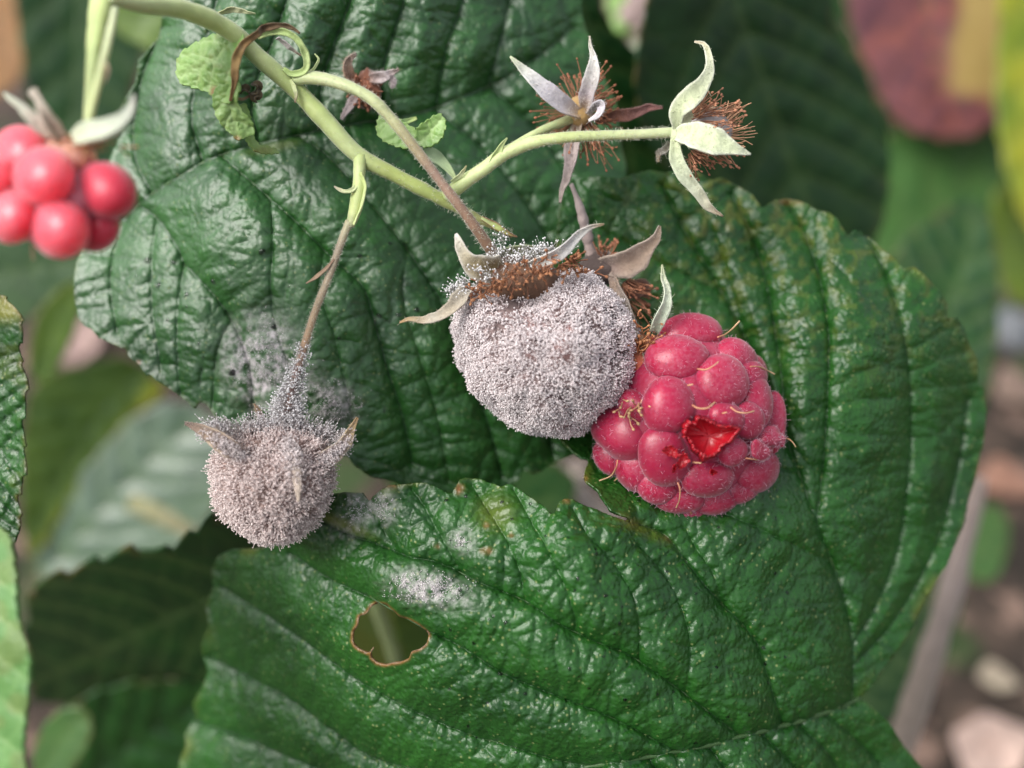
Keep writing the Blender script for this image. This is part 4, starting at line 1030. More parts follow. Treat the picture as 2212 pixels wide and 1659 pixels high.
ribbon_obj('brown_rim', [(497, 218, 105), (506, 180, 118), (508, 140, 124), (517, 108, 124), (540, 82, 116), (568, 62, 104), (602, 53, 92), (630, 60, 84), (648, 72, 78)], [3, 5, 9, 10, 9, 8, 7, 5, 2], M_sepal, RY,
    col=[(.22, .13, .05), (.20, .12, .05), (.30, .20, .08), (.20, .12, .05), (.13, .08, .04), (.14, .09, .05), (.18, .12, .06)], roll=[20, 10, 0, 10, 20, 30, 30, 20, 0], cup=.5, n=60, wav=8, label='dried brown leaf edge')
ribbon_obj('leaf_rib', [(556, 80, 96), (590, 68, 92), (620, 70, 88), (645, 88, 82), (660, 115, 70), (664, 140, 58), (655, 155, 52), (630, 160, 50), (612, 148, 50)], [5, 6, 7, 7, 7.5, 7, 7, 7, 4], M_sepal, RY, col=[(.42, .52, .22), (.40, .52, .20), (.44, .54, .24), (.38, .50, .18)], roll=15, cup=.6, n=50)
acc = Acc()
for kx, ky, a_ in ((545, 205, .2), (555, 195, 1.4), (538, 198, 2.6), (560, 206, 3.6)):
    V, F, n_, m_2 = ribbon([(kx, ky, 60), (kx + 12 * math.cos(a_), ky - 10 * math.sin(a_), 72), (kx + 20 * math.cos(a_ + .8), ky - 16 * math.sin(a_ + .8), 64)], [7, 9, 2], roll=40, cup=.8, n=12, m=6, wav=3, seed=int(kx))
    acc.add(V, F, (.10, .075, .04))
mk('shrivelled_bud', acc.V(), acc.F(), M_sepal, RY, acc.C(), solid=3, label='small dark brown shrivelled bud')
ribbon_obj('bud_stalk', [(512, 212, 80), (525, 214, 74), (540, 206, 64)], [3, 3, 3], M_sepal, RY, col=[(.25, .2, .1), (.2, .13, .07)])

# small fresh leaf between the stalks
RS = thing('young_leaf', 'small crinkled bright green leaflet behind the bent fruit stalk', 'leaf', (985, 385, -10))
def tS(P, col): col[:, 1] = 0; col[:, 3] = 0
for nm, oo, mid, ct, sd in (('leaflet', [(815, 262), (824, 248), (850, 252), (880, 268), (905, 285), (910, 305), (890, 320), (862, 318), (830, 305), (814, 285)], [(905, 310), (870, 290), (825, 262)], [(905, 310, -20), (860, 290, -30), (820, 262, -50), (850, 252, -45), (860, 315, -40)], 91),
        ('leaflet', [(898, 290), (904, 272), (920, 262), (938, 250), (952, 247), (962, 262), (960, 285), (948, 305), (925, 318), (903, 312)], [(900, 312), (930, 285), (955, 252)], [(900, 312, -10), (930, 282, -18), (955, 252, 0), (905, 275, 8), (950, 300, 6)], 92)):
    lf = Leaf(serrate(oo, 5, 16, sd), mid, [[mid[1], (mid[1][0] + 5, mid[1][1] + 22)], [mid[1], (mid[1][0] - 10, mid[1][1] - 18)]], ct, step=2.4, amp=(4, 4, 3, 1.2), wid=(10, 8, 5, 3), tert=10, cell=8, seed=sd)
    lf.build(RS, M_young, tS, solid=4, name=nm, edge_brown=.05)
ribbon_obj('bract', [(985, 388, -14), (965, 360, -24), (935, 335, -34), (895, 322, -40)], [3, 10, 15, 12], M_sepal, RS, col=[(.40, .48, .24), (.36, .46, .26), (.30, .40, .24), (.26, .36, .20)], roll=10, cup=.3, label='pale folded bract')
ribbon_obj('bract', [(900, 255, -60), (860, 268, -50), (848, 262, -50)], [3, 8, 3], M_sepal, RS, col=[GRN, (.25, .40, .15), GRN])

# ------------------------------------------------------------------ big moldy berry
def lump_body(center, sil, rz, zback, n=64, m=96, lump=0.0, lump_s=40, seed=0):
    """closed body whose outline follows sil (list of (x, y)) about center; rz = depth radius"""
    c = np.array(center, float); Sx = np.array(sil, float) - c[:2]
    an = np.arctan2(Sx[:, 1], Sx[:, 0]); rr = np.hypot(Sx[:, 0], Sx[:, 1]); o = np.argsort(an); an = an[o]; rr = rr[o]
    an = np.r_[an - 2 * math.pi, an, an + 2 * math.pi]; rr = np.tile(rr, 3)
    th = np.linspace(0, math.pi, n); ph = np.linspace(-math.pi, math.pi, m, endpoint=False)
    R = np.interp(ph, an, rr); R = (np.roll(R, 1) + 2 * R + np.roll(R, -1)) / 4
    st = np.sin(th)[:, None]; ct = np.cos(th)[:, None]
    V = np.stack([st * np.cos(ph) * R, st * np.sin(ph) * R, np.where(ct > 0, ct * rz, ct * zback) * np.ones((1, m))], -1).reshape(-1, 3)
    Nn = V / (np.linalg.norm(V, axis=1)[:, None] + 1e-9)
    if lump:
        r = np.random.default_rng(seed); k = r.normal(0, 1, (70, 3)); k /= np.linalg.norm(k, axis=1)[:, None]
        d = np.arccos(np.clip(Nn @ k.T, -1, 1)); d.sort(axis=1)
        V = V + Nn * (lump * (np.clip((d[:, 1] - d[:, 0]) / .25, 0, 1) ** .6 - .6))[:, None]
        V = V + Nn * (lump * .5 * vnoise3(V, lump_s, seed))[:, None]
    F = quads_grid(n, m, True)[:, ::-1]
    return V + c, F
sil = [(985, 655), (978, 700), (985, 745), (1002, 795), (1035, 850), (1075, 888), (1115, 915), (1160, 936), (1200, 942), (1240, 934), (1280, 915), (1320, 888), (1360, 850), (1378, 800), (1376, 745), (1362, 690), (1335, 640), (1300, 608), (1255, 592), (1215, 594), (1185, 618), (1160, 632), (1130, 644), (1098, 628), (1050, 622), (1008, 630)]
RM = thing('moldy_raspberry', 'large raspberry covered in grey-white mold, touching the ripe raspberry', 'raspberry', (1150, 610, -40))
sil = [(1185 + (a_ - 1185) * .955, 765 + (b_ - 765) * .955) for a_, b_ in sil]
MV, MF = lump_body((1185, 760, -50), sil, 175, 165, lump=15, seed=5)
nzv = vnoise3(MV, 30, 2)
bc = np.array([.30, .22, .21])[None] * np.clip(.75 + .5 * vnoise3(MV, 34, 12) + .35 * nzv, .35, 1.5)[:, None]
rd = np.exp(-(((MV[:, 0] - 1200) / 70) ** 2 + ((MV[:, 1] - 720) / 60) ** 2)) * (MV[:, 2] > 0)
bc = bc * (1 - .55 * rd[:, None]) + np.array([.30, .11, .09])[None] * (.75 * rd[:, None]) * np.clip(nzv + .5, 0, 1)[:, None]
mk('fruit_body', MV, MF, M_moldbody, RM, np.clip(bc, .01, 1))
Q, Nn = surf_samples(MV, MF, 60000, 3)
dens = .86 + .45 * vnoise3(Q, 34, 12) + .5 * vnoise3(Q, 11, 13)
dens -= 1.0 * np.exp(-(((Q[:, 0] - 1105) / 26) ** 2 + ((Q[:, 1] - 660) / 40) ** 2)) + .8 * np.exp(-(((Q[:, 0] - 1060) / 22) ** 2 + ((Q[:, 1] - 722) / 22) ** 2)) + .45 * np.exp(-(((Q[:, 0] - 1300) / 26) ** 2 + ((Q[:, 1] - 790) / 30) ** 2))
dens += .5 * ((Q[:, 2] < 20) | (Q[:, 0] < 1040) | (Q[:, 1] > 860))
keep = rng.random(len(Q)) < np.clip(dens, .04, .92)
Q, Nn = Q[keep], Nn[keep]
lean = np.stack([vnoise3(Q, 22, 31), vnoise3(Q, 22, 32), vnoise3(Q, 22, 33)], 1)
V, F, C = filaments(Q - Nn * 2, Nn + .7 * lean, 14, .85, 1.85, (.70, .585, .575), (.95, .87, .87), jit=.25, curl=.25, seed=4)
mk('mold_filaments', V, F, M_mold, RM, C, kind='stuff')
# sepals and stamens
BE = (.46, .41, .33); GW = (.56, .54, .50)
ribbon_obj('sepal', [(1090, 588, 20), (1050, 580, 48), (1020, 568, 62), (1000, 545, 66), (990, 518, 62), (985, 505, 56)], [20, 36, 33, 20, 11, 3], M_sepal, RM, col=[(.22, .15, .08), (.27, .21, .10), (.34, .28, .16), (.46, .42, .32), (.54, .52, .48)], roll=-12, cup=.3, n=40, edge=(.52, .49, .42))
ribbon_obj('sepal', [(1130, 578, 40), (1175, 562, 62), (1215, 540, 72), (1245, 510, 76), (1275, 490, 74), (1305, 484, 66)], [10, 14, 15, 12, 7, 1.5], M_sepal, RM, col=[(.40, .37, .30), GW, (.60, .58, .56), (.58, .57, .55), (.52, .50, .46), (.40, .28, .14)], roll=25, cup=.6, n=40, wav=2)
ribbon_obj('sepal', [(1010, 622, 30), (980, 662, 60), (948, 684, 66), (915, 692, 60), (885, 690, 52), (863, 697, 46)], [18, 17, 15, 10, 6, 1.5], M_sepal, RM, col=[(.50, .46, .40), BE, (.46, .40, .30), (.46, .42, .34), (.42, .34, .22), (.40, .26, .12)], roll=20, cup=.6, n=40, wav=2)
ribbon_obj('sepal', [(1060, 560, -10), (1110, 545, -10), (1150, 540, -15), (1180, 545, -20)], [14, 22, 18, 4], M_sepal, RM, col=[(.30, .36, .18), (.36, .42, .24), (.34, .38, .22), (.2, .14, .08)], roll=40, cup=.3)
ribbon_obj('sepal', [(1360, 700, -40), (1378, 740, -20), (1386, 780, -14), (1372, 830, -10)], [10, 14, 12, 3], M_sepal, RM, col=[(.40, .42, .28), (.42, .42, .30), (.38, .34, .24)], roll=50, cup=.4)
cal = Acc()
u, CV, CF = ellipsoid((1120, 606, -4), np.eye(3), (92, 52, 62), 14, 24); mk('calyx_cup', CV + u * (vnoise3(CV, 14, 3) * 5)[:, None], CF, M_sepal, RM, np.tile([.15, .085, .055], (len(CV), 1)))
for k in range(64):
    t = rng.uniform(0, 1); ox = 1015 + 235 * t; oy = 628 + 12 * rng.random() - 62 * math.sin(min(t * 1.3, 1) * 1.57) + 10 * rng.normal(); oz = 45 + 50 * math.sin(t * math.pi) + rng.normal() * 8
    stamens(cal, (ox, oy, oz), (rng.normal() * .5, .35 + .3 * rng.normal(), 1), 2, 26, .9, 500 + k, c0=(.27, .115, .06), c1=(.34, .15, .07), rad=1.7, head=5, base_r=6)
for k in range(18):
    stamens(cal, (1075 + 110 * rng.random(), 588 + 40 * rng.random(), 58), (rng.normal() * .5, .5, .8), 1, 24, .9, 600 + k, c0=(.24, .10, .055), c1=(.30, .13, .06), rad=1.6, head=4.5, base_r=5)
for k in range(14):
    stamens(cal, (1240 + rng.normal() * 16, 575 + rng.normal() * 12, 40), (.6, -.5, .7), 2, 26, .9, 700 + k, rad=1.7, head=5, base_r=6)
mk('stamens', cal.V(), cal.F(), M_stamen, RM, cal.C(), kind='stuff')
# loose tall mold round the calyx: glassy stalks with white heads
pts = []
for (cx, cy, cz, rx, ry, n) in ((1130, 562, 36, 50, 16, 150), (1165, 545, 28, 46, 10, 130), (1080, 548, 30, 26, 20, 60), (1010, 625, 30, 22, 22, 110), (985, 632, 20, 14, 14, 80), (1060, 600, 62, 36, 16, 50), (1085, 515, 20, 18, 14, 18), (1040, 590, 60, 22, 14, 26)):
    q = rng.normal(0, .5, (n, 3)) * (rx, ry, 14) + (cx, cy, cz); pts.append(q)
Q = np.vstack(pts); Nn = np.column_stack([(Q[:, 0] - 1110) / 160, -.55 + 0 * Q[:, 0], .6 + 0 * Q[:, 0]])
V, F, C = filaments(Q, Nn, 20, .6, 2.3, (.42, .40, .38), (.86, .85, .85), jit=.6, seed=17)
mk('mold_filaments', V, F, M_mold, RM, C, kind='stuff')

# ------------------------------------------------------------------ small moldy fruit
sil2 = [(470, 938), (452, 985), (456, 1040), (470, 1095), (495, 1140), (530, 1165), (575, 1178), (615, 1178), (655, 1158), (690, 1115), (712, 1060), (728, 1000), (728, 960), (700, 935), (660, 922), (610, 915), (560, 918), (510, 925)]
RN = thing('moldy_raspberry', 'small shrivelled fruit furred with pinkish grey mold at the end of a brown stalk', 'raspberry', (608, 925, 10))
sil2 = [(595 + (a_ - 595) * .87, 1050 + (b_ - 1050) * .89) for a_, b_ in sil2]
sil2[0] = (505, 958); sil2[13] = (690, 958)
NV, NF = lump_body((592, 1045, 10), sil2, 112, 100, lump=12, seed=9)
mk('fruit_body', NV, NF, M_moldbody, RN, np.clip(np.array([.27, .19, .165])[None] * (1 + .5 * vnoise3(NV, 26, 3))[:, None], .01, 1))
Q, Nn = surf_samples(NV, NF, 26000, 7)
dens = .8 + .45 * vnoise3(Q, 24, 14) + .3 * vnoise3(Q, 9, 15)
for hx, hy in ((580, 1000), (540, 1015), (600, 1050), (560, 1075), (615, 1085), (640, 1120), (520, 1050), (655, 1045), (665, 1100)):
    dens -= .95 * np.exp(-(((Q[:, 0] - hx) / 8) ** 2 + ((Q[:, 1] - hy) / 8) ** 2))
keep = rng.random(len(Q)) < np.clip(dens, .05, .95); Q, Nn = Q[keep], Nn[keep]
lean = np.stack([vnoise3(Q, 16, 41), vnoise3(Q, 16, 42), vnoise3(Q, 16, 43)], 1)
V, F, C = filaments(Q - Nn * 2, Nn + .5 * lean, 18, .95, 1.7, (.64, .50, .465), (.92, .80, .77), jit=.28, curl=.3, seed=8)
mk('mold_filaments', V, F, M_mold, RN, C, kind='stuff')
ribbon_obj('sepal', [(530, 985, 92), (500, 968, 110), (468, 946, 100), (432, 925, 76), (400, 914, 56)], [10, 22, 19, 11, 3], M_sepal, RN, col=[(.36, .28, .22), (.38, .30, .24), (.36, .28, .20), (.22, .16, .12), (.14, .10, .08)], roll=-15, cup=.7, n=30)
ribbon_obj('sepal', [(690, 994, 70), (718, 980, 80), (743, 957, 72), (758, 928, 60), (772, 902, 48)], [12, 20, 14, 8, 2], M_sepal, RN, col=[(.36, .29, .24), (.42, .35, .28), (.46, .38, .28), (.42, .32, .18), (.32, .20, .09)], roll=15, cup=.7, n=30)
ribbon_obj('sepal', [(572, 925, 20), (565, 905, 26), (558, 888, 28), (549, 872, 26)], [12, 9, 6, 1], M_sepal, RN, col=[(.40, .32, .24), (.38, .28, .18), (.26, .17, .10)], roll=0, cup=.6)
ribbon_obj('sepal', [(618, 952, 92), (632, 992, 122), (641, 1040, 132), (644, 1084, 126)], [10, 16, 11, 2], M_sepal, RN, col=[(.42, .36, .33), (.44, .37, .32), (.44, .36, .29)], roll=20, cup=-.4)
sp_acc = Acc()
for q, (V, F, C) in enumerate(SEPAL_FUZZ[RN.name]):
    P, Nn = surf_samples(V, F, 1000, 700 + q)
    d0 = np.linalg.norm(P - V[4], axis=1); d0 = d0 / d0.max()
    kk = rng.random(len(P)) < np.clip(1.15 - 1.5 * d0, 0, 1)
    Nn = np.where(Nn[:, 2:3] < 0, -Nn, Nn)
    v, f, c = filaments(P[kk], Nn[kk] * .8, 13, .8, 1.7, (.40, .315, .30), (.82, .74, .73), jit=.4, seed=q + 70); sp_acc.add(v, f, c)
mk('mold_filaments', sp_acc.V(), sp_acc.F(), M_mold, RN, sp_acc.C(), kind='stuff')
# mold creeping along stalk, sepals and between fruit and leaf
Pst = spline([(p[0], p[1], p[2]) for p in pedB2], 60)
pts = []; nrm = []; Ls = []
for k in range(1500):
    t = 34 + 26 * rng.random() ** .55; p = Pst[min(int(t), 59)]
    a = rng.uniform(0, 2 * math.pi); d = np.array([math.cos(a), -.15, math.sin(a)])
    pts.append(p + d * 6 + rng.normal(0, 2, 3)); nrm.append(d); Ls.append((16 + 34 * max(0, (t - 44) / 16)) * rng.uniform(.4, 1.2))
V, F, C = filaments(np.array(pts), np.array(nrm), np.array(Ls), .65, 2.0, (.50, .45, .45), (.86, .84, .84), jit=.35, seed=23)
acc = Acc(); acc.add(V, F, C)
pts = []
for (cx, cy, cz, rx, ry, n) in ((480, 932, 60, 36, 16, 420), (455, 935, 50, 20, 18, 160), (735, 962, 50, 16, 20, 180), (690, 940, 30, 40, 16, 380), (560, 925, 40, 60, 12, 420), (620, 922, 40, 50, 12, 420)):
    pts.append(rng.normal(0, .5, (n, 3)) * (rx, ry, 16) + (cx, cy, cz))
Q = np.vstack(pts); Nn = np.column_stack([(Q[:, 0] - 600) / 120, -.5 + 0 * Q[:, 0], .5 + 0 * Q[:, 0]])
V, F, C = filaments(Q, Nn, 20, .7, 1.8, (.48, .42, .41), (.80, .76, .76), jit=.55, seed=24)
acc.add(V, F, C)
mk('mold_filaments', acc.V(), acc.F(), M_mold, RN, acc.C(), kind='stuff')

# ------------------------------------------------------------------ ripe raspberry
RR = thing('raspberry', 'ripe dark pink raspberry with a torn red hollow beside the large moldy one', 'raspberry', (1390, 720, -60))
CR = np.array([1490, 905, -70.0]); RAD = np.array([196, 205, 190.0])
X0, Y0, K = 1215.1, 621.1, .32553
druplets = [ # crop x, y, rx, ry, out (extra push), tilt
    (850, 310, 185, 118, 0, -.1), (760, 475, 180, 150, .05, .1), (1050, 625, 155, 165, .04, .2), (1150, 480, 125, 130, -.05, .4), (705, 785, 165, 165, .04, .1),
    (1270, 770, 110, 170, 0, .1), (1385, 900, 70, 175, -.05, .1), (415, 965, 220, 165, .02, .1), (490, 790, 130, 90, -.10, .5), (300, 1130, 100, 95, -.04, .5), (680, 1120, 155, 180, .06, -.2),
    (960, 1265, 155, 110, .05, .1), (1130, 1090, 85, 85, .05, 0), (1310, 1040, 90, 105, .02, 0), (1290, 1215, 150, 130, -.02, .3),
    (480, 1215, 130, 120, .0, .4), (620, 1320, 120, 100, .0, .3), (770, 1390, 150, 100, 0, .1), (1030, 1400, 140, 95, 0, -.1), (1200, 1330, 120, 90, -.03, -.4), (800, 1485, 120, 55, -.04, .1),
    (1090, 870, 110, 95, .0, .3), (1230, 880, 105, 110, .02, .2), (1240, 600, 100, 120, -.05, .4)]
u_, UV_, UF_ = ellipsoid((0, 0, 0), np.eye(3), (1, 1, 1), 18, 26)
dirs = []
fz_P, fz_N = [], []
def drupelet(cx, cy, cz, nrm, rx, ry, rz, tilt, mat, parent, seed, fuzz=True, nz=.03, name='drupelet'):
    ax = frame_from(nrm); c_, s_ = math.cos(tilt), math.sin(tilt)
    t0 = np.array([1, 0, 0]) * c_ + np.array([0, 1, 0]) * s_
    t0 = t0 - ax[2] * t0.dot(ax[2]); t0 /= np.linalg.norm(t0); ax = np.array([t0, np.cross(ax[2], t0), ax[2]])
    V = u_ * (1 + nz * vnoise3(u_ * 1.4 + seed * 3.1, 1.0, seed))[:, None] * (rx, ry, rz)
    V = V @ ax + np.array([cx, cy, cz])
    mk(name, V, UF_, mat, parent)
    if fuzz:
        Q, Nn = surf_samples(V, UF_, 210, seed)
        out = Q - np.array([cx, cy, cz]); out /= np.linalg.norm(out, axis=1)[:, None]
        fz_P.append(Q); fz_N.append(out)
for k, (cx, cy, rx, ry, push, tilt) in enumerate(druplets):
    px, py = X0 + cx * K, Y0 + cy * K; rx *= K * 1.2; ry *= K * 1.2
    rm = (rx + ry) / 2
    dx, dy = (px - CR[0]) / (RAD[0] - rm * .55), (py - CR[1]) / (RAD[1] - rm * .55)
    q = dx * dx + dy * dy
    if q > .98: dx, dy = dx / math.sqrt(q) * .99, dy / math.sqrt(q) * .99; q = .98
    dz = math.sqrt(1 - q)
    nrm = np.array([dx / RAD[0], dy / RAD[1], dz / RAD[2]]); nrm /= np.linalg.norm(nrm); dirs.append(np.array([dx, dy, dz]))
    pz = CR[2] + dz * (RAD[2] - rm * .85) + push * 150
    fore = max(.55, nrm[2])
    drupelet(px, py, pz, nrm * .65 + np.array([0, 0, .35]), rx, ry, rm * .72, tilt, M_ripe, RR, 100 + k, nz=.08)
D = np.array(dirs)
for k in range(60):                              # the far side
    t = (k + .5) / 60; ph = k * 2.39996; zz = 1 - 2 * t; r = math.sqrt(1 - zz * zz)
    d = np.array([r * math.cos(ph), r * math.sin(ph), zz])
    if zz > .25 or (D @ d).max() > .90 or (d[0] < -.55 and d[1] < -.25): continue
    p = CR + d * (RAD - 30)
    drupelet(*p, d, 46, 46, 42, 0, M_ripe, RR, 200 + k, fuzz=False)
u, V, F = ellipsoid(CR - [0, 0, 22], np.eye(3), RAD * .93, 24, 36); mk('fruit_core', V, F, M_ripe, RR)
# torn drupelet: open bowl with a ragged skin edge
def torn_bowl(cx, cy, cz, rx, ry, depth, seed, tilt=0.0, poly=None):
    n, m = 14, 60; rg = np.random.default_rng(seed)
    ph = np.arange(m) * 2 * math.pi / m; t = np.linspace(0, 1, n)[:, None]
    if poly is None:
        edge = 1 + .13 * np.sin(3 * ph + seed) + .10 * np.sin(7 * ph + 2 * seed) + .07 * rg.normal(0, 1, m)
        ex, ey = edge * np.cos(ph) * rx, edge * np.sin(ph) * ry
        c_, s_ = math.cos(tilt), math.sin(tilt); ex, ey = ex * c_ - ey * s_, ex * s_ + ey * c_
    else:
        q = spline(list(poly) + [poly[0]], m + 1)[:-1]; ex, ey = q[:, 0] - cx + rg.normal(0, 1.2, m), q[:, 1] - cy + rg.normal(0, 1.2, m)
    rr = np.sin(t * math.pi / 2)
    z = -depth * np.cos(t * math.pi / 2) ** 1.2 + 5 * t ** 6 * rg.normal(0, 1, m)[None] + 3 * t * (1 - t) * np.sin(5 * ph + t * 6)
    V = np.stack([cx + rr * ex, cy + rr * ey, cz + z + 0 * rr * ex], -1)
    return V.reshape(-1, 3), quads_grid(n, m, True), V[-1]
cav = [(812, 945), (835, 900), (880, 905), (905, 872), (960, 880), (1000, 905), (1060, 925), (1110, 918), (1165, 945), (1140, 975), (1120, 1010), (1060, 1050), (1015, 1100), (965, 1120), (925, 1135), (905, 1085), (870, 1060), (848, 1010), (815, 985)]
cav = [(X0 + a_ * K, Y0 + b_ * K) for a_, b_ in cav]
bx_, by_ = X0 + 970 * K, Y0 + 985 * K
V, F, rim = torn_bowl(bx_, by_, 119, 0, 0, 34, 3, 0, cav)
td = mk('torn_drupelet', V, F, M_ripe_in, RR, solid=4, label='torn open drupelet with glossy red flesh')
rg = np.random.default_rng(5); acc = Acc(); nr = len(rim)
wob_ = np.interp(np.arange(nr), np.arange(0, nr + 5, 5), rg.uniform(-1, 1, nr // 5 + 1))
for i in range(nr):                              # ragged skin turned over the rim
    p = rim[i]; q = rim[(i + 1) % nr]
    def outw(v): 
        o_ = np.array([v[0] - bx_, v[1] - by_, 0]); return o_ / np.linalg.norm(o_)
    op, oq = outw(p), outw(q); wp, wq = wob_[i], wob_[(i + 1) % nr]
    acc.add(np.array([p + op * (7 + 2 * wp) - [0, 0, 22], q + oq * (7 + 2 * wq) - [0, 0, 22], q + oq * 1.5, p + op * 1.5,
                      q - oq * (1 + 12 * max(wq, 0) ** 2) + [0, 0, 1 + 3 * wq], p - op * (1 + 12 * max(wp, 0) ** 2) + [0, 0, 1 + 3 * wp]]), np.array([[0, 1, 2, 3], [3, 2, 4, 5]]))
mk('torn_skin', acc.V(), acc.F(), M_ripe_in, td, solid=2.5, label='ragged skin round the torn drupelet')
for (cx, cy, rx, ry, sd) in ((720, 1090, 24, 14, 7), (800, 1150, 14, 22, 8), (1000, 1225, 10, 7, 9), (745, 1200, 6, 12, 10)):
    px, py = X0 + cx * K, Y0 + cy * K
    V, F, rim2 = torn_bowl(px, py, 122 if cx < 900 else 104, rx * .8, ry * .8, 8, sd, .4)
    mk('skin_tear', V, F, M_ripe_in, RR, solid=2)
# crumpled drupelet sticking out at the right
for k, (cx, cy, rx, ry, zz) in enumerate(((1380, 1000, 80, 70, 8), (1430, 1012, 36, 42, -6), (1310, 1075, 70, 60, 50))):
    drupelet(X0 + cx * K, Y0 + cy * K, zz, (.6, .1, .8), rx * K, ry * K, 15, .3 * k, M_ripe, RR, 300 + k, nz=.42, name='crumpled_drupelet')
Qz = np.vstack(fz_P); Nz = np.vstack(fz_N); vis = Nz[:, 2] > -.35
V, F, C = filaments(Qz[vis] - Nz[vis] * .5, Nz[vis] * .8, 7.5, .42, 0, (.62, .36, .44), (.68, .44, .52), jit=.7, curl=.5, seed=31)
mk('fruit_fuzz', V, F, M_fuzz, RR, C, kind='stuff')
sty = [[(1030, 330), (1080, 310), (1130, 270), (1175, 222)], [(895, 540), (950, 545), (1000, 520), (1035, 492)], [(1245, 525), (1300, 525), (1360, 550), (1408, 575)], [(860, 780), (900, 800), (960, 800), (1012, 760)],
    [(1115, 795), (1160, 825), (1220, 832), (1272, 820)], [(1460, 1000), (1500, 1005), (1530, 1030), (1548, 1058)], [(1215, 1133), (1270, 1140), (1335, 1150)], [(765, 1295), (780, 1340), (775, 1410), (755, 1460)],
    [(365, 1145), (358, 1190), (320, 1250), (245, 1282)], [(850, 1485), (858, 1530), (852, 1575)], [(545, 1405), (520, 1440), (475, 1478)], [(375, 1255), (345, 1282)], [(1060, 835), (1090, 828)], [(610, 1440), (560, 1475)], [(1305, 1265), (1315, 1310)], [(830, 650), (865, 643)], [(865, 1160), (920, 1165)]]
for k, st in enumerate(sty):
    path = []
    for i, (cx, cy) in enumerate(st):
        px, py = X0 + cx * K, Y0 + cy * K
        dx, dy = (px - CR[0]) / RAD[0], (py - CR[1]) / RAD[1]; dz = math.sqrt(max(.0, 1 - min(1, dx * dx + dy * dy)))
        path.append((px, py, CR[2] + dz * RAD[2] + 8 + 14 * min(i, 2)))
    tube_obj('style', path, [1.9, 1.6, 1.3, 1.6], M_stamen, RR, n=16, sides=6, col=[(.50, .20, .12), (.58, .34, .18), (.62, .42, .24)], wob=.2, seed=k)
ribbon_obj('sepal', [(1412, 715, -10), (1422, 690, 6), (1436, 660, 12), (1440, 630, 10), (1432, 600, 0), (1430, 572, -6)], [10, 14, 12, 8, 6, 1.5], M_sepal, RR, col=[(.42, .48, .34), (.50, .56, .44), (.52, .56, .44), (.50, .53, .40), (.46, .48, .28)], roll=25, cup=.7, n=36)
acc = Acc()
for k in range(30):
    stamens(acc, (1385 + rng.normal() * 22, 740 + rng.normal() * 26, -10 + rng.normal() * 12), (.25, -.6, .7), 2, 26, .9, 900 + k, c0=(.38, .16, .07), c1=(.44, .20, .09), rad=1.8, head=4.5, base_r=5)
for k in range(9):
    stamens(acc, (X0 + (380 + k * 22) * K, Y0 + (800 + rng.normal() * 25) * K, 60), (.2, .6, .8), 2, 24, .8, 950 + k, c0=(.40, .22, .12), c1=(.44, .28, .14), rad=1.7, head=5, base_r=4)
mk('stamens', acc.V(), acc.F(), M_stamen, RR, acc.C(), kind='stuff')
tube_obj('receptacle', [(1372, 735, -50), (1385, 790, -30), (1392, 850, -10)], [30, 34, 20], M_sepal, RR, n=20, sides=14, col=[(.40, .20, .10), (.45, .12, .07), (.40, .06, .05)])

# ------------------------------------------------------------------ left raspberry
RL = thing('raspberry', 'bright pinkish red raspberry cut by the left edge, blurred', 'raspberry', (175, 290, 350))
for k, (px, py, pz, r1, r2, rz_, mt) in enumerate(((44, 332, 165, 58, 57, 55, 0), (94, 382, 225, 61, 60, 58, 0), (228, 412, 200, 63, 55, 55, 1), (24, 466, 215, 54, 56, 52, 0), (128, 492, 225, 62, 58, 56, 0), (207, 492, 170, 46, 48, 46, 1),
        (-28, 392, 200, 50, 56, 50, 0), (160, 425, 190, 55, 55, 52, 0), (-60, 470, 150, 52, 52, 50, 0), (70, 436, 185, 55, 55, 55, 0), (150, 372, 130, 55, 50, 55, 0), (175, 455, 170, 50, 50, 55, 1), (30, 400, 70, 60, 60, 60, 1), (-40, 340, 120, 50, 50, 50, 0))):
    drupelet(px, py, pz + 180, (0, 0, 1), r1 * 1.14, r2 * 1.13, rz_ * 1.1, .2 * k, M_fresh_dark if mt else M_fresh, RL, 400 + k, fuzz=False, nz=.02)
u, V, F = ellipsoid((140, 342, 352), np.eye(3), (70, 46, 50), 14, 22); mk('receptacle', V, F, soft_mat('receptacle_pale', (.70, .33, .25), rough=.6, sss=.4, sssr=(.04, .02, .012)), RL)
u, V, F = ellipsoid((85, 425, 290), np.eye(3), (130, 100, 80), 16, 24); mk('fruit_core', V, F, M_fresh, RL)
ribbon_obj('sepal', [(160, 300, 380), (190, 285, 405), (225, 278, 418), (258, 262, 420), (280, 238, 410), (290, 205, 395)], [14, 24, 22, 16, 10, 2], M_sepal, RL, col=[(.46, .50, .36), (.46, .52, .38), (.50, .54, .42), (.54, .56, .46), (.58, .56, .48)], roll=[-20, -15, -10, -10, -5, 0], cup=.25, n=36, solid=6)
ribbon_obj('sepal', [(130, 300, 370), (105, 265, 385), (90, 235, 390), (80, 210, 385), (68, 200, 380), (82, 194, 370)], [14, 18, 14, 9, 8, 2], M_sepal, RL, col=[(.40, .30, .22), (.46, .38, .30), (.50, .44, .36), (.50, .44, .36)], roll=20, cup=.5, n=30, solid=6)
ribbon_obj('sepal', [(110, 296, 360), (75, 260, 370), (45, 230, 370), (20, 212, 365), (8, 202, 360)], [10, 14, 11, 7, 2], M_sepal, RL, col=[(.42, .34, .26), (.50, .48, .40), (.48, .50, .40), (.44, .46, .34)], roll=-20, cup=.5, n=30, solid=6)
acc = Acc()
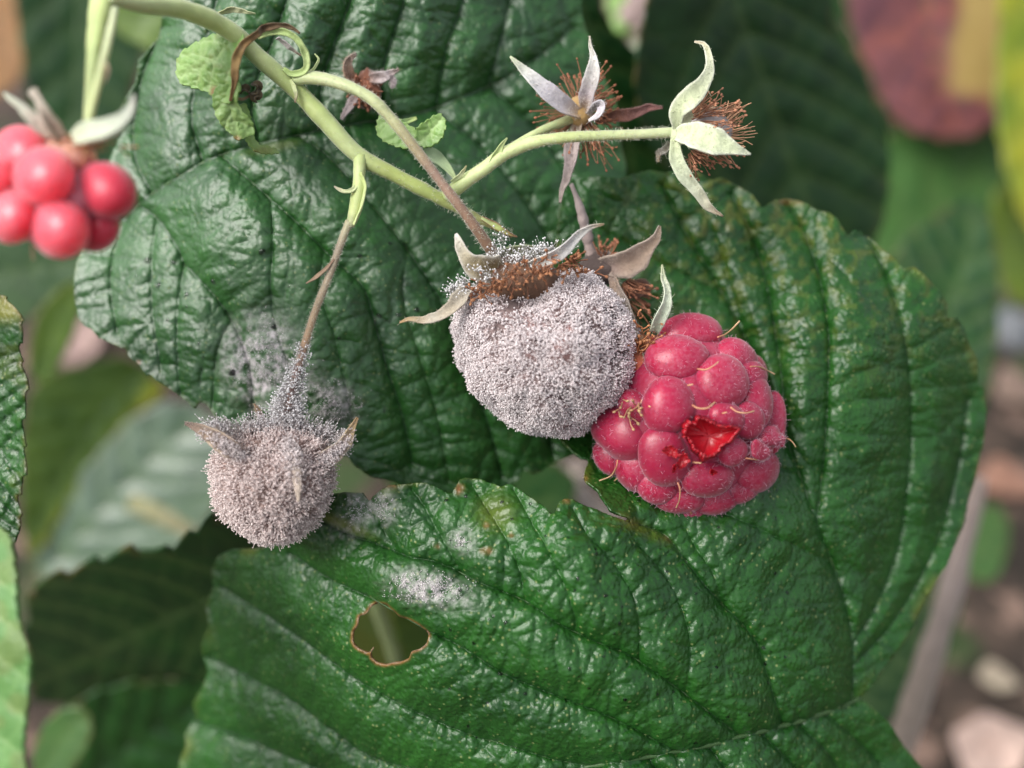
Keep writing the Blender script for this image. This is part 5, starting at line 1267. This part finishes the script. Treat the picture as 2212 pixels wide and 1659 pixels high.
for k in range(26):
    stamens(acc, (165 + rng.normal() * 30, 318 + rng.normal() * 8, 370 + rng.normal() * 12), (rng.normal() * .8, .3, .6), 2, 34, .8, 1200 + k, c0=(.42, .22, .09), c1=(.40, .20, .08), rad=2, head=4, base_r=6)
mk('stamens', acc.V(), acc.F(), M_stamen, RL, acc.C(), kind='stuff')
for k, pth in enumerate(([(68, 525, 395), (70, 545, 398), (72, 562, 396)], [(180, 530, 370), (186, 545, 370), (190, 552, 368)])):
    tube_obj('style', pth, [1.8, 1.4], M_stamen, RL, n=10, sides=6, col=[(.5, .2, .12), (.5, .3, .2)])

# ------------------------------------------------------------------ spent flower cups
# 1: grey-white star with curled brown threads, top centre
R2 = thing('spent_calyx', 'withered whitish calyx with curled brown threads all round, top centre', 'calyx', (1250, 250, -80))
LIL = (.50, .47, .50); WHT = (.60, .60, .56)
ribbon_obj('sepal', [(1255, 248, -60), (1215, 225, -30), (1178, 195, -14), (1140, 160, -8), (1102, 122, -8)], [10, 19, 21, 13, 2], M_sepal, R2, col=[(.40, .26, .12), (.46, .42, .44), LIL, WHT, (.46, .50, .32)], roll=15, cup=.5, n=36)
ribbon_obj('sepal', [(1265, 238, -60), (1270, 205, -30), (1282, 165, -10), (1284, 130, -6), (1276, 100, -10), (1274, 78, -14)], [10, 17, 20, 15, 6, 1.5], M_sepal, R2, col=[(.40, .27, .14), (.44, .38, .40), (.48, .46, .44), (.56, .56, .52), (.46, .42, .32)], roll=-20, cup=.6, n=36)
ribbon_obj('sepal', [(1270, 244, -50), (1288, 226, -24), (1300, 224, -8), (1302, 238, -2), (1290, 252, 0), (1272, 262, -6)], [7, 11, 12, 11, 8, 3], M_sepal, R2, col=[(.42, .36, .30), (.50, .47, .50), (.54, .51, .54), (.50, .47, .46)], roll=45, cup=.5, n=36)
ribbon_obj('sepal', [(1250, 265, -75), (1240, 310, -70), (1236, 345, -66), (1226, 385, -64), (1216, 410, -62), (1210, 438, -60)], [12, 17, 16, 11, 7, 2], M_sepal, R2, col=[(.40, .30, .20), (.40, .34, .32), (.38, .31, .30), (.40, .33, .30), (.34, .27, .24)], roll=25, cup=.7, n=40, wav=3)
ribbon_obj('sepal', [(1285, 258, -90), (1320, 250, -96), (1365, 244, -98), (1400, 232, -96), (1432, 232, -92)], [10, 13, 14, 10, 2], M_sepal, R2, col=[(.20, .09, .06), (.22, .10, .07), (.24, .12, .11), (.22, .10, .09)], roll=20, cup=.5, n=36, wav=4, label='dark red-brown shrivelled sepal')
u, V, F = ellipsoid((1252, 240, -78), np.eye(3), (30, 34, 26), 12, 18); cup_ = mk('cup', V, F, M_sepal, R2, np.tile([.42, .27, .11], (len(V), 1)))
acc = Acc()
for an, n_, L_ in ((200, 20, 70), (235, 10, 50), (160, 16, 60), (140, 14, 65), (75, 26, 66), (50, 22, 62), (25, 22, 56), (-5, 20, 50), (-30, 14, 60), (-60, 20, 80), (-75, 16, 82), (-110, 8, 60), (100, 12, 62)):
    a_ = math.radians(an)
    stamens(acc, (1252 + 22 * math.cos(a_), 243 - 26 * math.sin(a_), -86), (math.cos(a_), -math.sin(a_), -.05), n_, L_, .38, 1300 + an, c0=(.34, .15, .08), c1=(.32, .12, .06), rad=1.1, head=3.6, base_r=10)
mk('stamens', acc.V(), acc.F(), M_stamen, cup_, acc.C(), kind='stuff')

# 2: pale green cup at the end of the long stalk
R3 = thing('spent_calyx', 'pale green empty calyx with brown stamens at the end of the straight stalk', 'calyx', (1455, 286, 26))
PG = (.50, .55, .34); PW = (.62, .64, .50)
ribbon_obj('sepal', [(1462, 278, 40), (1464, 240, 60), (1490, 212, 68), (1518, 180, 62), (1532, 150, 52), (1530, 115, 42), (1520, 95, 36), (1500, 90, 30)], [8, 19, 24, 22, 15, 9, 7, 2], M_sepal, R3, col=[PG, PG, (.52, .57, .36), (.54, .58, .38), (.55, .58, .42), (.50, .50, .34), (.46, .36, .26)], roll=[0, -10, -10, 5, 15, 10, 0, 0], cup=.25, n=50, edge=PW)
ribbon_obj('sepal', [(1462, 290, 48), (1490, 290, 72), (1525, 300, 84), (1560, 312, 86), (1595, 325, 78), (1622, 333, 68)], [14, 28, 33, 26, 12, 2], M_sepal, R3, col=[PG, PG, (.52, .57, .37), (.53, .58, .38), (.55, .57, .44)], roll=-12, cup=.3, n=44, edge=PW)
ribbon_obj('sepal', [(1460, 300, 36), (1462, 340, 44), (1482, 380, 46), (1510, 415, 42), (1530, 445, 36), (1562, 467, 28)], [10, 15, 16, 13, 9, 1.5], M_sepal, R3, col=[PG, (.48, .53, .36), (.46, .50, .36), (.46, .48, .36), (.44, .42, .32), (.40, .28, .18)], roll=15, cup=.5, n=40)
ribbon_obj('sepal', [(1450, 310, 10), (1435, 325, 0), (1424, 332, -6), (1422, 350, -8)], [8, 8, 6, 1.5], M_sepal, R3, col=[(.44, .46, .34), (.40, .38, .34), (.34, .24, .14)], roll=20, cup=.5)
ribbon_obj('sepal', [(1465, 270, -10), (1500, 250, -30), (1535, 240, -44), (1560, 235, -50)], [10, 18, 14, 2], M_sepal, R3, col=[PG, (.40, .40, .30), (.36, .32, .26)], roll=20, cup=.4)
u, V, F = ellipsoid((1535, 285, -10), np.eye(3), (48, 46, 44), 14, 22); cup_ = mk('receptacle', V + u * (vnoise3(V, 10, 4) * 3)[:, None], F, M_sepal, R3, np.tile([.34, .30, .29], (len(V), 1)))
u, V, F = ellipsoid((1462, 290, 24), np.eye(3), (16, 24, 22), 10, 16); mk('cup', V, F, M_sepal, R3, np.tile(PG, (len(V), 1)))
acc = Acc()
for (ox, oy, oz, ax_, n_, L_, sp_) in ((1500, 245, 10, (.8, -.55, .3), 34, 62, .55), (1495, 330, 20, (.65, .7, .5), 40, 52, .6), (1510, 300, 0, (1, .1, .2), 30, 80, .5), (1520, 255, -6, (1, -.35, .1), 26, 70, .4), (1500, 260, 30, (.9, -.2, .6), 24, 58, .5), (1480, 345, 0, (.1, 1, .2), 8, 40, .5), (1540, 320, 0, (.9, .5, .2), 16, 50, .4)):
    stamens(acc, (ox, oy, oz), ax_, n_, L_, sp_, 1500 + int(ox + oy), c0=(.40, .19, .11), c1=(.40, .18, .10), rad=1.1, head=3.9, base_r=12)
for k in range(22):
    a_ = rng.uniform(-.9, .75); p = np.array([1535 + 46 * math.cos(a_), 285 + 44 * math.sin(a_), -4 + rng.normal() * 12])
    stamens(acc, p, (math.cos(a_), math.sin(a_) - .25, .1), 2, 46, .2, 1700 + k, c0=(.46, .26, .15), rad=1.3, head=0, base_r=4)
mk('stamens', acc.V(), acc.F(), M_stamen, cup_, acc.C(), kind='stuff')

# 3: brown dead calyx behind the large moldy berry, on a thin dry stalk
R4 = thing('dead_calyx', 'dark brown dead calyx behind the large moldy berry', 'calyx', (1280, 570, -130))
DB = (.34, .25, .19); DD = (.10, .075, .07)
ribbon_obj('sepal', [(1290, 570, -110), (1330, 572, -80), (1365, 560, -62), (1395, 535, -58), (1418, 510, -62), (1425, 488, -68)], [10, 28, 34, 26, 12, 3], M_sepal, R4, col=[DD, (.22, .16, .14), DB, (.38, .28, .21), (.35, .26, .19), (.16, .11, .07)], roll=25, cup=.35, n=44, wav=4, edge=(.42, .34, .28))
ribbon_obj('sepal', [(1320, 590, -100), (1332, 620, -70), (1352, 655, -50), (1366, 690, -40), (1374, 718, -36)], [9, 13, 14, 11, 3], M_sepal, R4, col=[(.16, .12, .11), DB, (.38, .32, .28), (.42, .36, .30), (.36, .30, .24)], roll=35, cup=.5, n=36)
ribbon_obj('sepal', [(1345, 620, -120), (1370, 625, -118), (1390, 618, -120), (1398, 640, -124)], [12, 20, 16, 4], M_sepal, R4, col=[(.14, .08, .06), (.20, .11, .08), (.18, .10, .07)], roll=10, cup=.4, wav=5)
tube_obj('dry_stalk', [(1234, 398, -62), (1250, 440, -80), (1262, 485, -100), (1272, 530, -115), (1282, 568, -120)], [5, 8, 11, 12, 13], M_sepal, R4, n=40, sides=9, col=[(.34, .28, .26), (.36, .29, .27), (.34, .27, .25), (.24, .18, .16)], wob=.2)
u, V, F = ellipsoid((1298, 578, -118), np.eye(3), (46, 34, 30), 14, 20); cup_ = mk('cup', V + u * (vnoise3(V, 12, 6) * 6)[:, None], F, M_sepal, R4, np.tile([.075, .055, .05], (len(V), 1)))
acc = Acc()
for (ox, oy, ax_, n_, L_) in ((1310, 555, (.1, -1, .4), 22, 34), (1350, 610, (.7, .7, .1), 26, 50), (1375, 640, (.9, .3, 0), 12, 34), (1360, 660, (.7, .8, 0), 10, 60)):
    stamens(acc, (ox, oy, -110), ax_, n_, L_, .6, 1800 + ox, c0=(.30, .13, .07), c1=(.32, .13, .07), rad=1.5, head=4.5, base_r=14)
mk('stamens', acc.V(), acc.F(), M_stamen, cup_, acc.C(), kind='stuff')

# 4: small rusty dead calyx behind the bent stalk
R5 = thing('dead_calyx', 'small rusty brown dead calyx behind the bent fruit stalk', 'calyx', (790, 180, -120))
ribbon_obj('sepal', [(768, 178, -100), (752, 160, -90), (748, 140, -86), (756, 124, -84), (770, 116, -86)], [10, 13, 11, 8, 3], M_sepal, R5, col=[(.26, .13, .08), (.34, .20, .13), (.38, .28, .22), (.42, .34, .30)], roll=30, cup=.6)
ribbon_obj('sepal', [(800, 168, -100), (825, 165, -88), (842, 158, -84), (862, 150, -86)], [9, 12, 9, 2], M_sepal, R5, col=[(.34, .22, .18), (.46, .40, .40), (.48, .42, .42), (.34, .24, .18)], roll=10, cup=.6, wav=4)
ribbon_obj('sepal', [(838, 160, -84), (850, 175, -84), (846, 190, -86)], [6, 7, 3], M_sepal, R5, col=[(.46, .40, .40), (.40, .34, .34)])
ribbon_obj('sepal', [(770, 200, -110), (760, 225, -104), (748, 242, -100), (738, 258, -98)], [8, 10, 8, 3], M_sepal, R5, col=[(.32, .24, .22), (.42, .36, .36), (.40, .33, .32)], roll=20, cup=.6)
u, V, F = ellipsoid((792, 195, -125), np.eye(3), (32, 42, 26), 14, 20); cup_ = mk('cup', V + u * (vnoise3(V, 9, 7) * 8)[:, None], F, M_sepal, R5, np.tile([.22, .09, .055], (len(V), 1)))
acc = Acc()
for k in range(14):
    stamens(acc, (792 + rng.normal() * 16, 200 + rng.normal() * 24, -104), (rng.normal() * .6, .3 + rng.normal() * .4, .6), 4, 26, 1.0, 1900 + k, c0=(.28, .11, .065), c1=(.28, .11, .06), rad=1.6, head=4, base_r=8)
mk('stamens', acc.V(), acc.F(), M_stamen, cup_, acc.C(), kind='stuff')

# 5: green unripe fruit, far and blurred
R6 = thing('unripe_raspberry', 'blurred green and mauve unripe fruit at the top centre', 'raspberry', (1375, -20, -2200))
for k, (px, py, r) in enumerate(((1340, 10, 30), (1385, 0, 32), (1428, 8, 28), (1350, 48, 30), (1395, 55, 28), (1368, 28, 34), (1420, 40, 24))):
    V = u_ * r + np.array([px, py, -2200 + 8 * (k % 3)])
    mk('drupelet', V, UF_, M_young if k in (0, 2, 3) else soft_mat('unripe_mauve', (.30, .22, .20), rough=.5), R6, np.zeros((len(V), 4)))
ribbon_obj('sepal', [(1385, 90, -2200), (1370, 115, -2190), (1345, 135, -2185), (1330, 150, -2180)], [10, 20, 18, 6], M_sepal, R6, col=[(.30, .34, .22), (.36, .40, .30), (.32, .36, .26)], roll=20)

# velvet on the sepals
for pn, rows in SEPAL_FUZZ.items():
    acc = Acc()
    for q, (V, F, C) in enumerate(rows):
        if V[:, 2].mean() < -600: continue
        n_ = 420
        P, Nn = surf_samples(V, F, n_, q)
        sg = np.where(rng.random(n_) < .5, 1.0, -1.0)[:, None]
        cm = np.clip(C.mean(0) * 1.25 + .06, 0, .8)
        v, f, c = filaments(P, Nn * sg, 6.5, .4, 0, cm, cm, jit=.6, curl=.5, seed=q + 60)
        acc.add(v, f, c)
    if acc.v:
        mk('sepal_hairs', acc.V(), acc.F(), M_fuzz, bpy.data.objects[pn], acc.C(), kind='stuff')
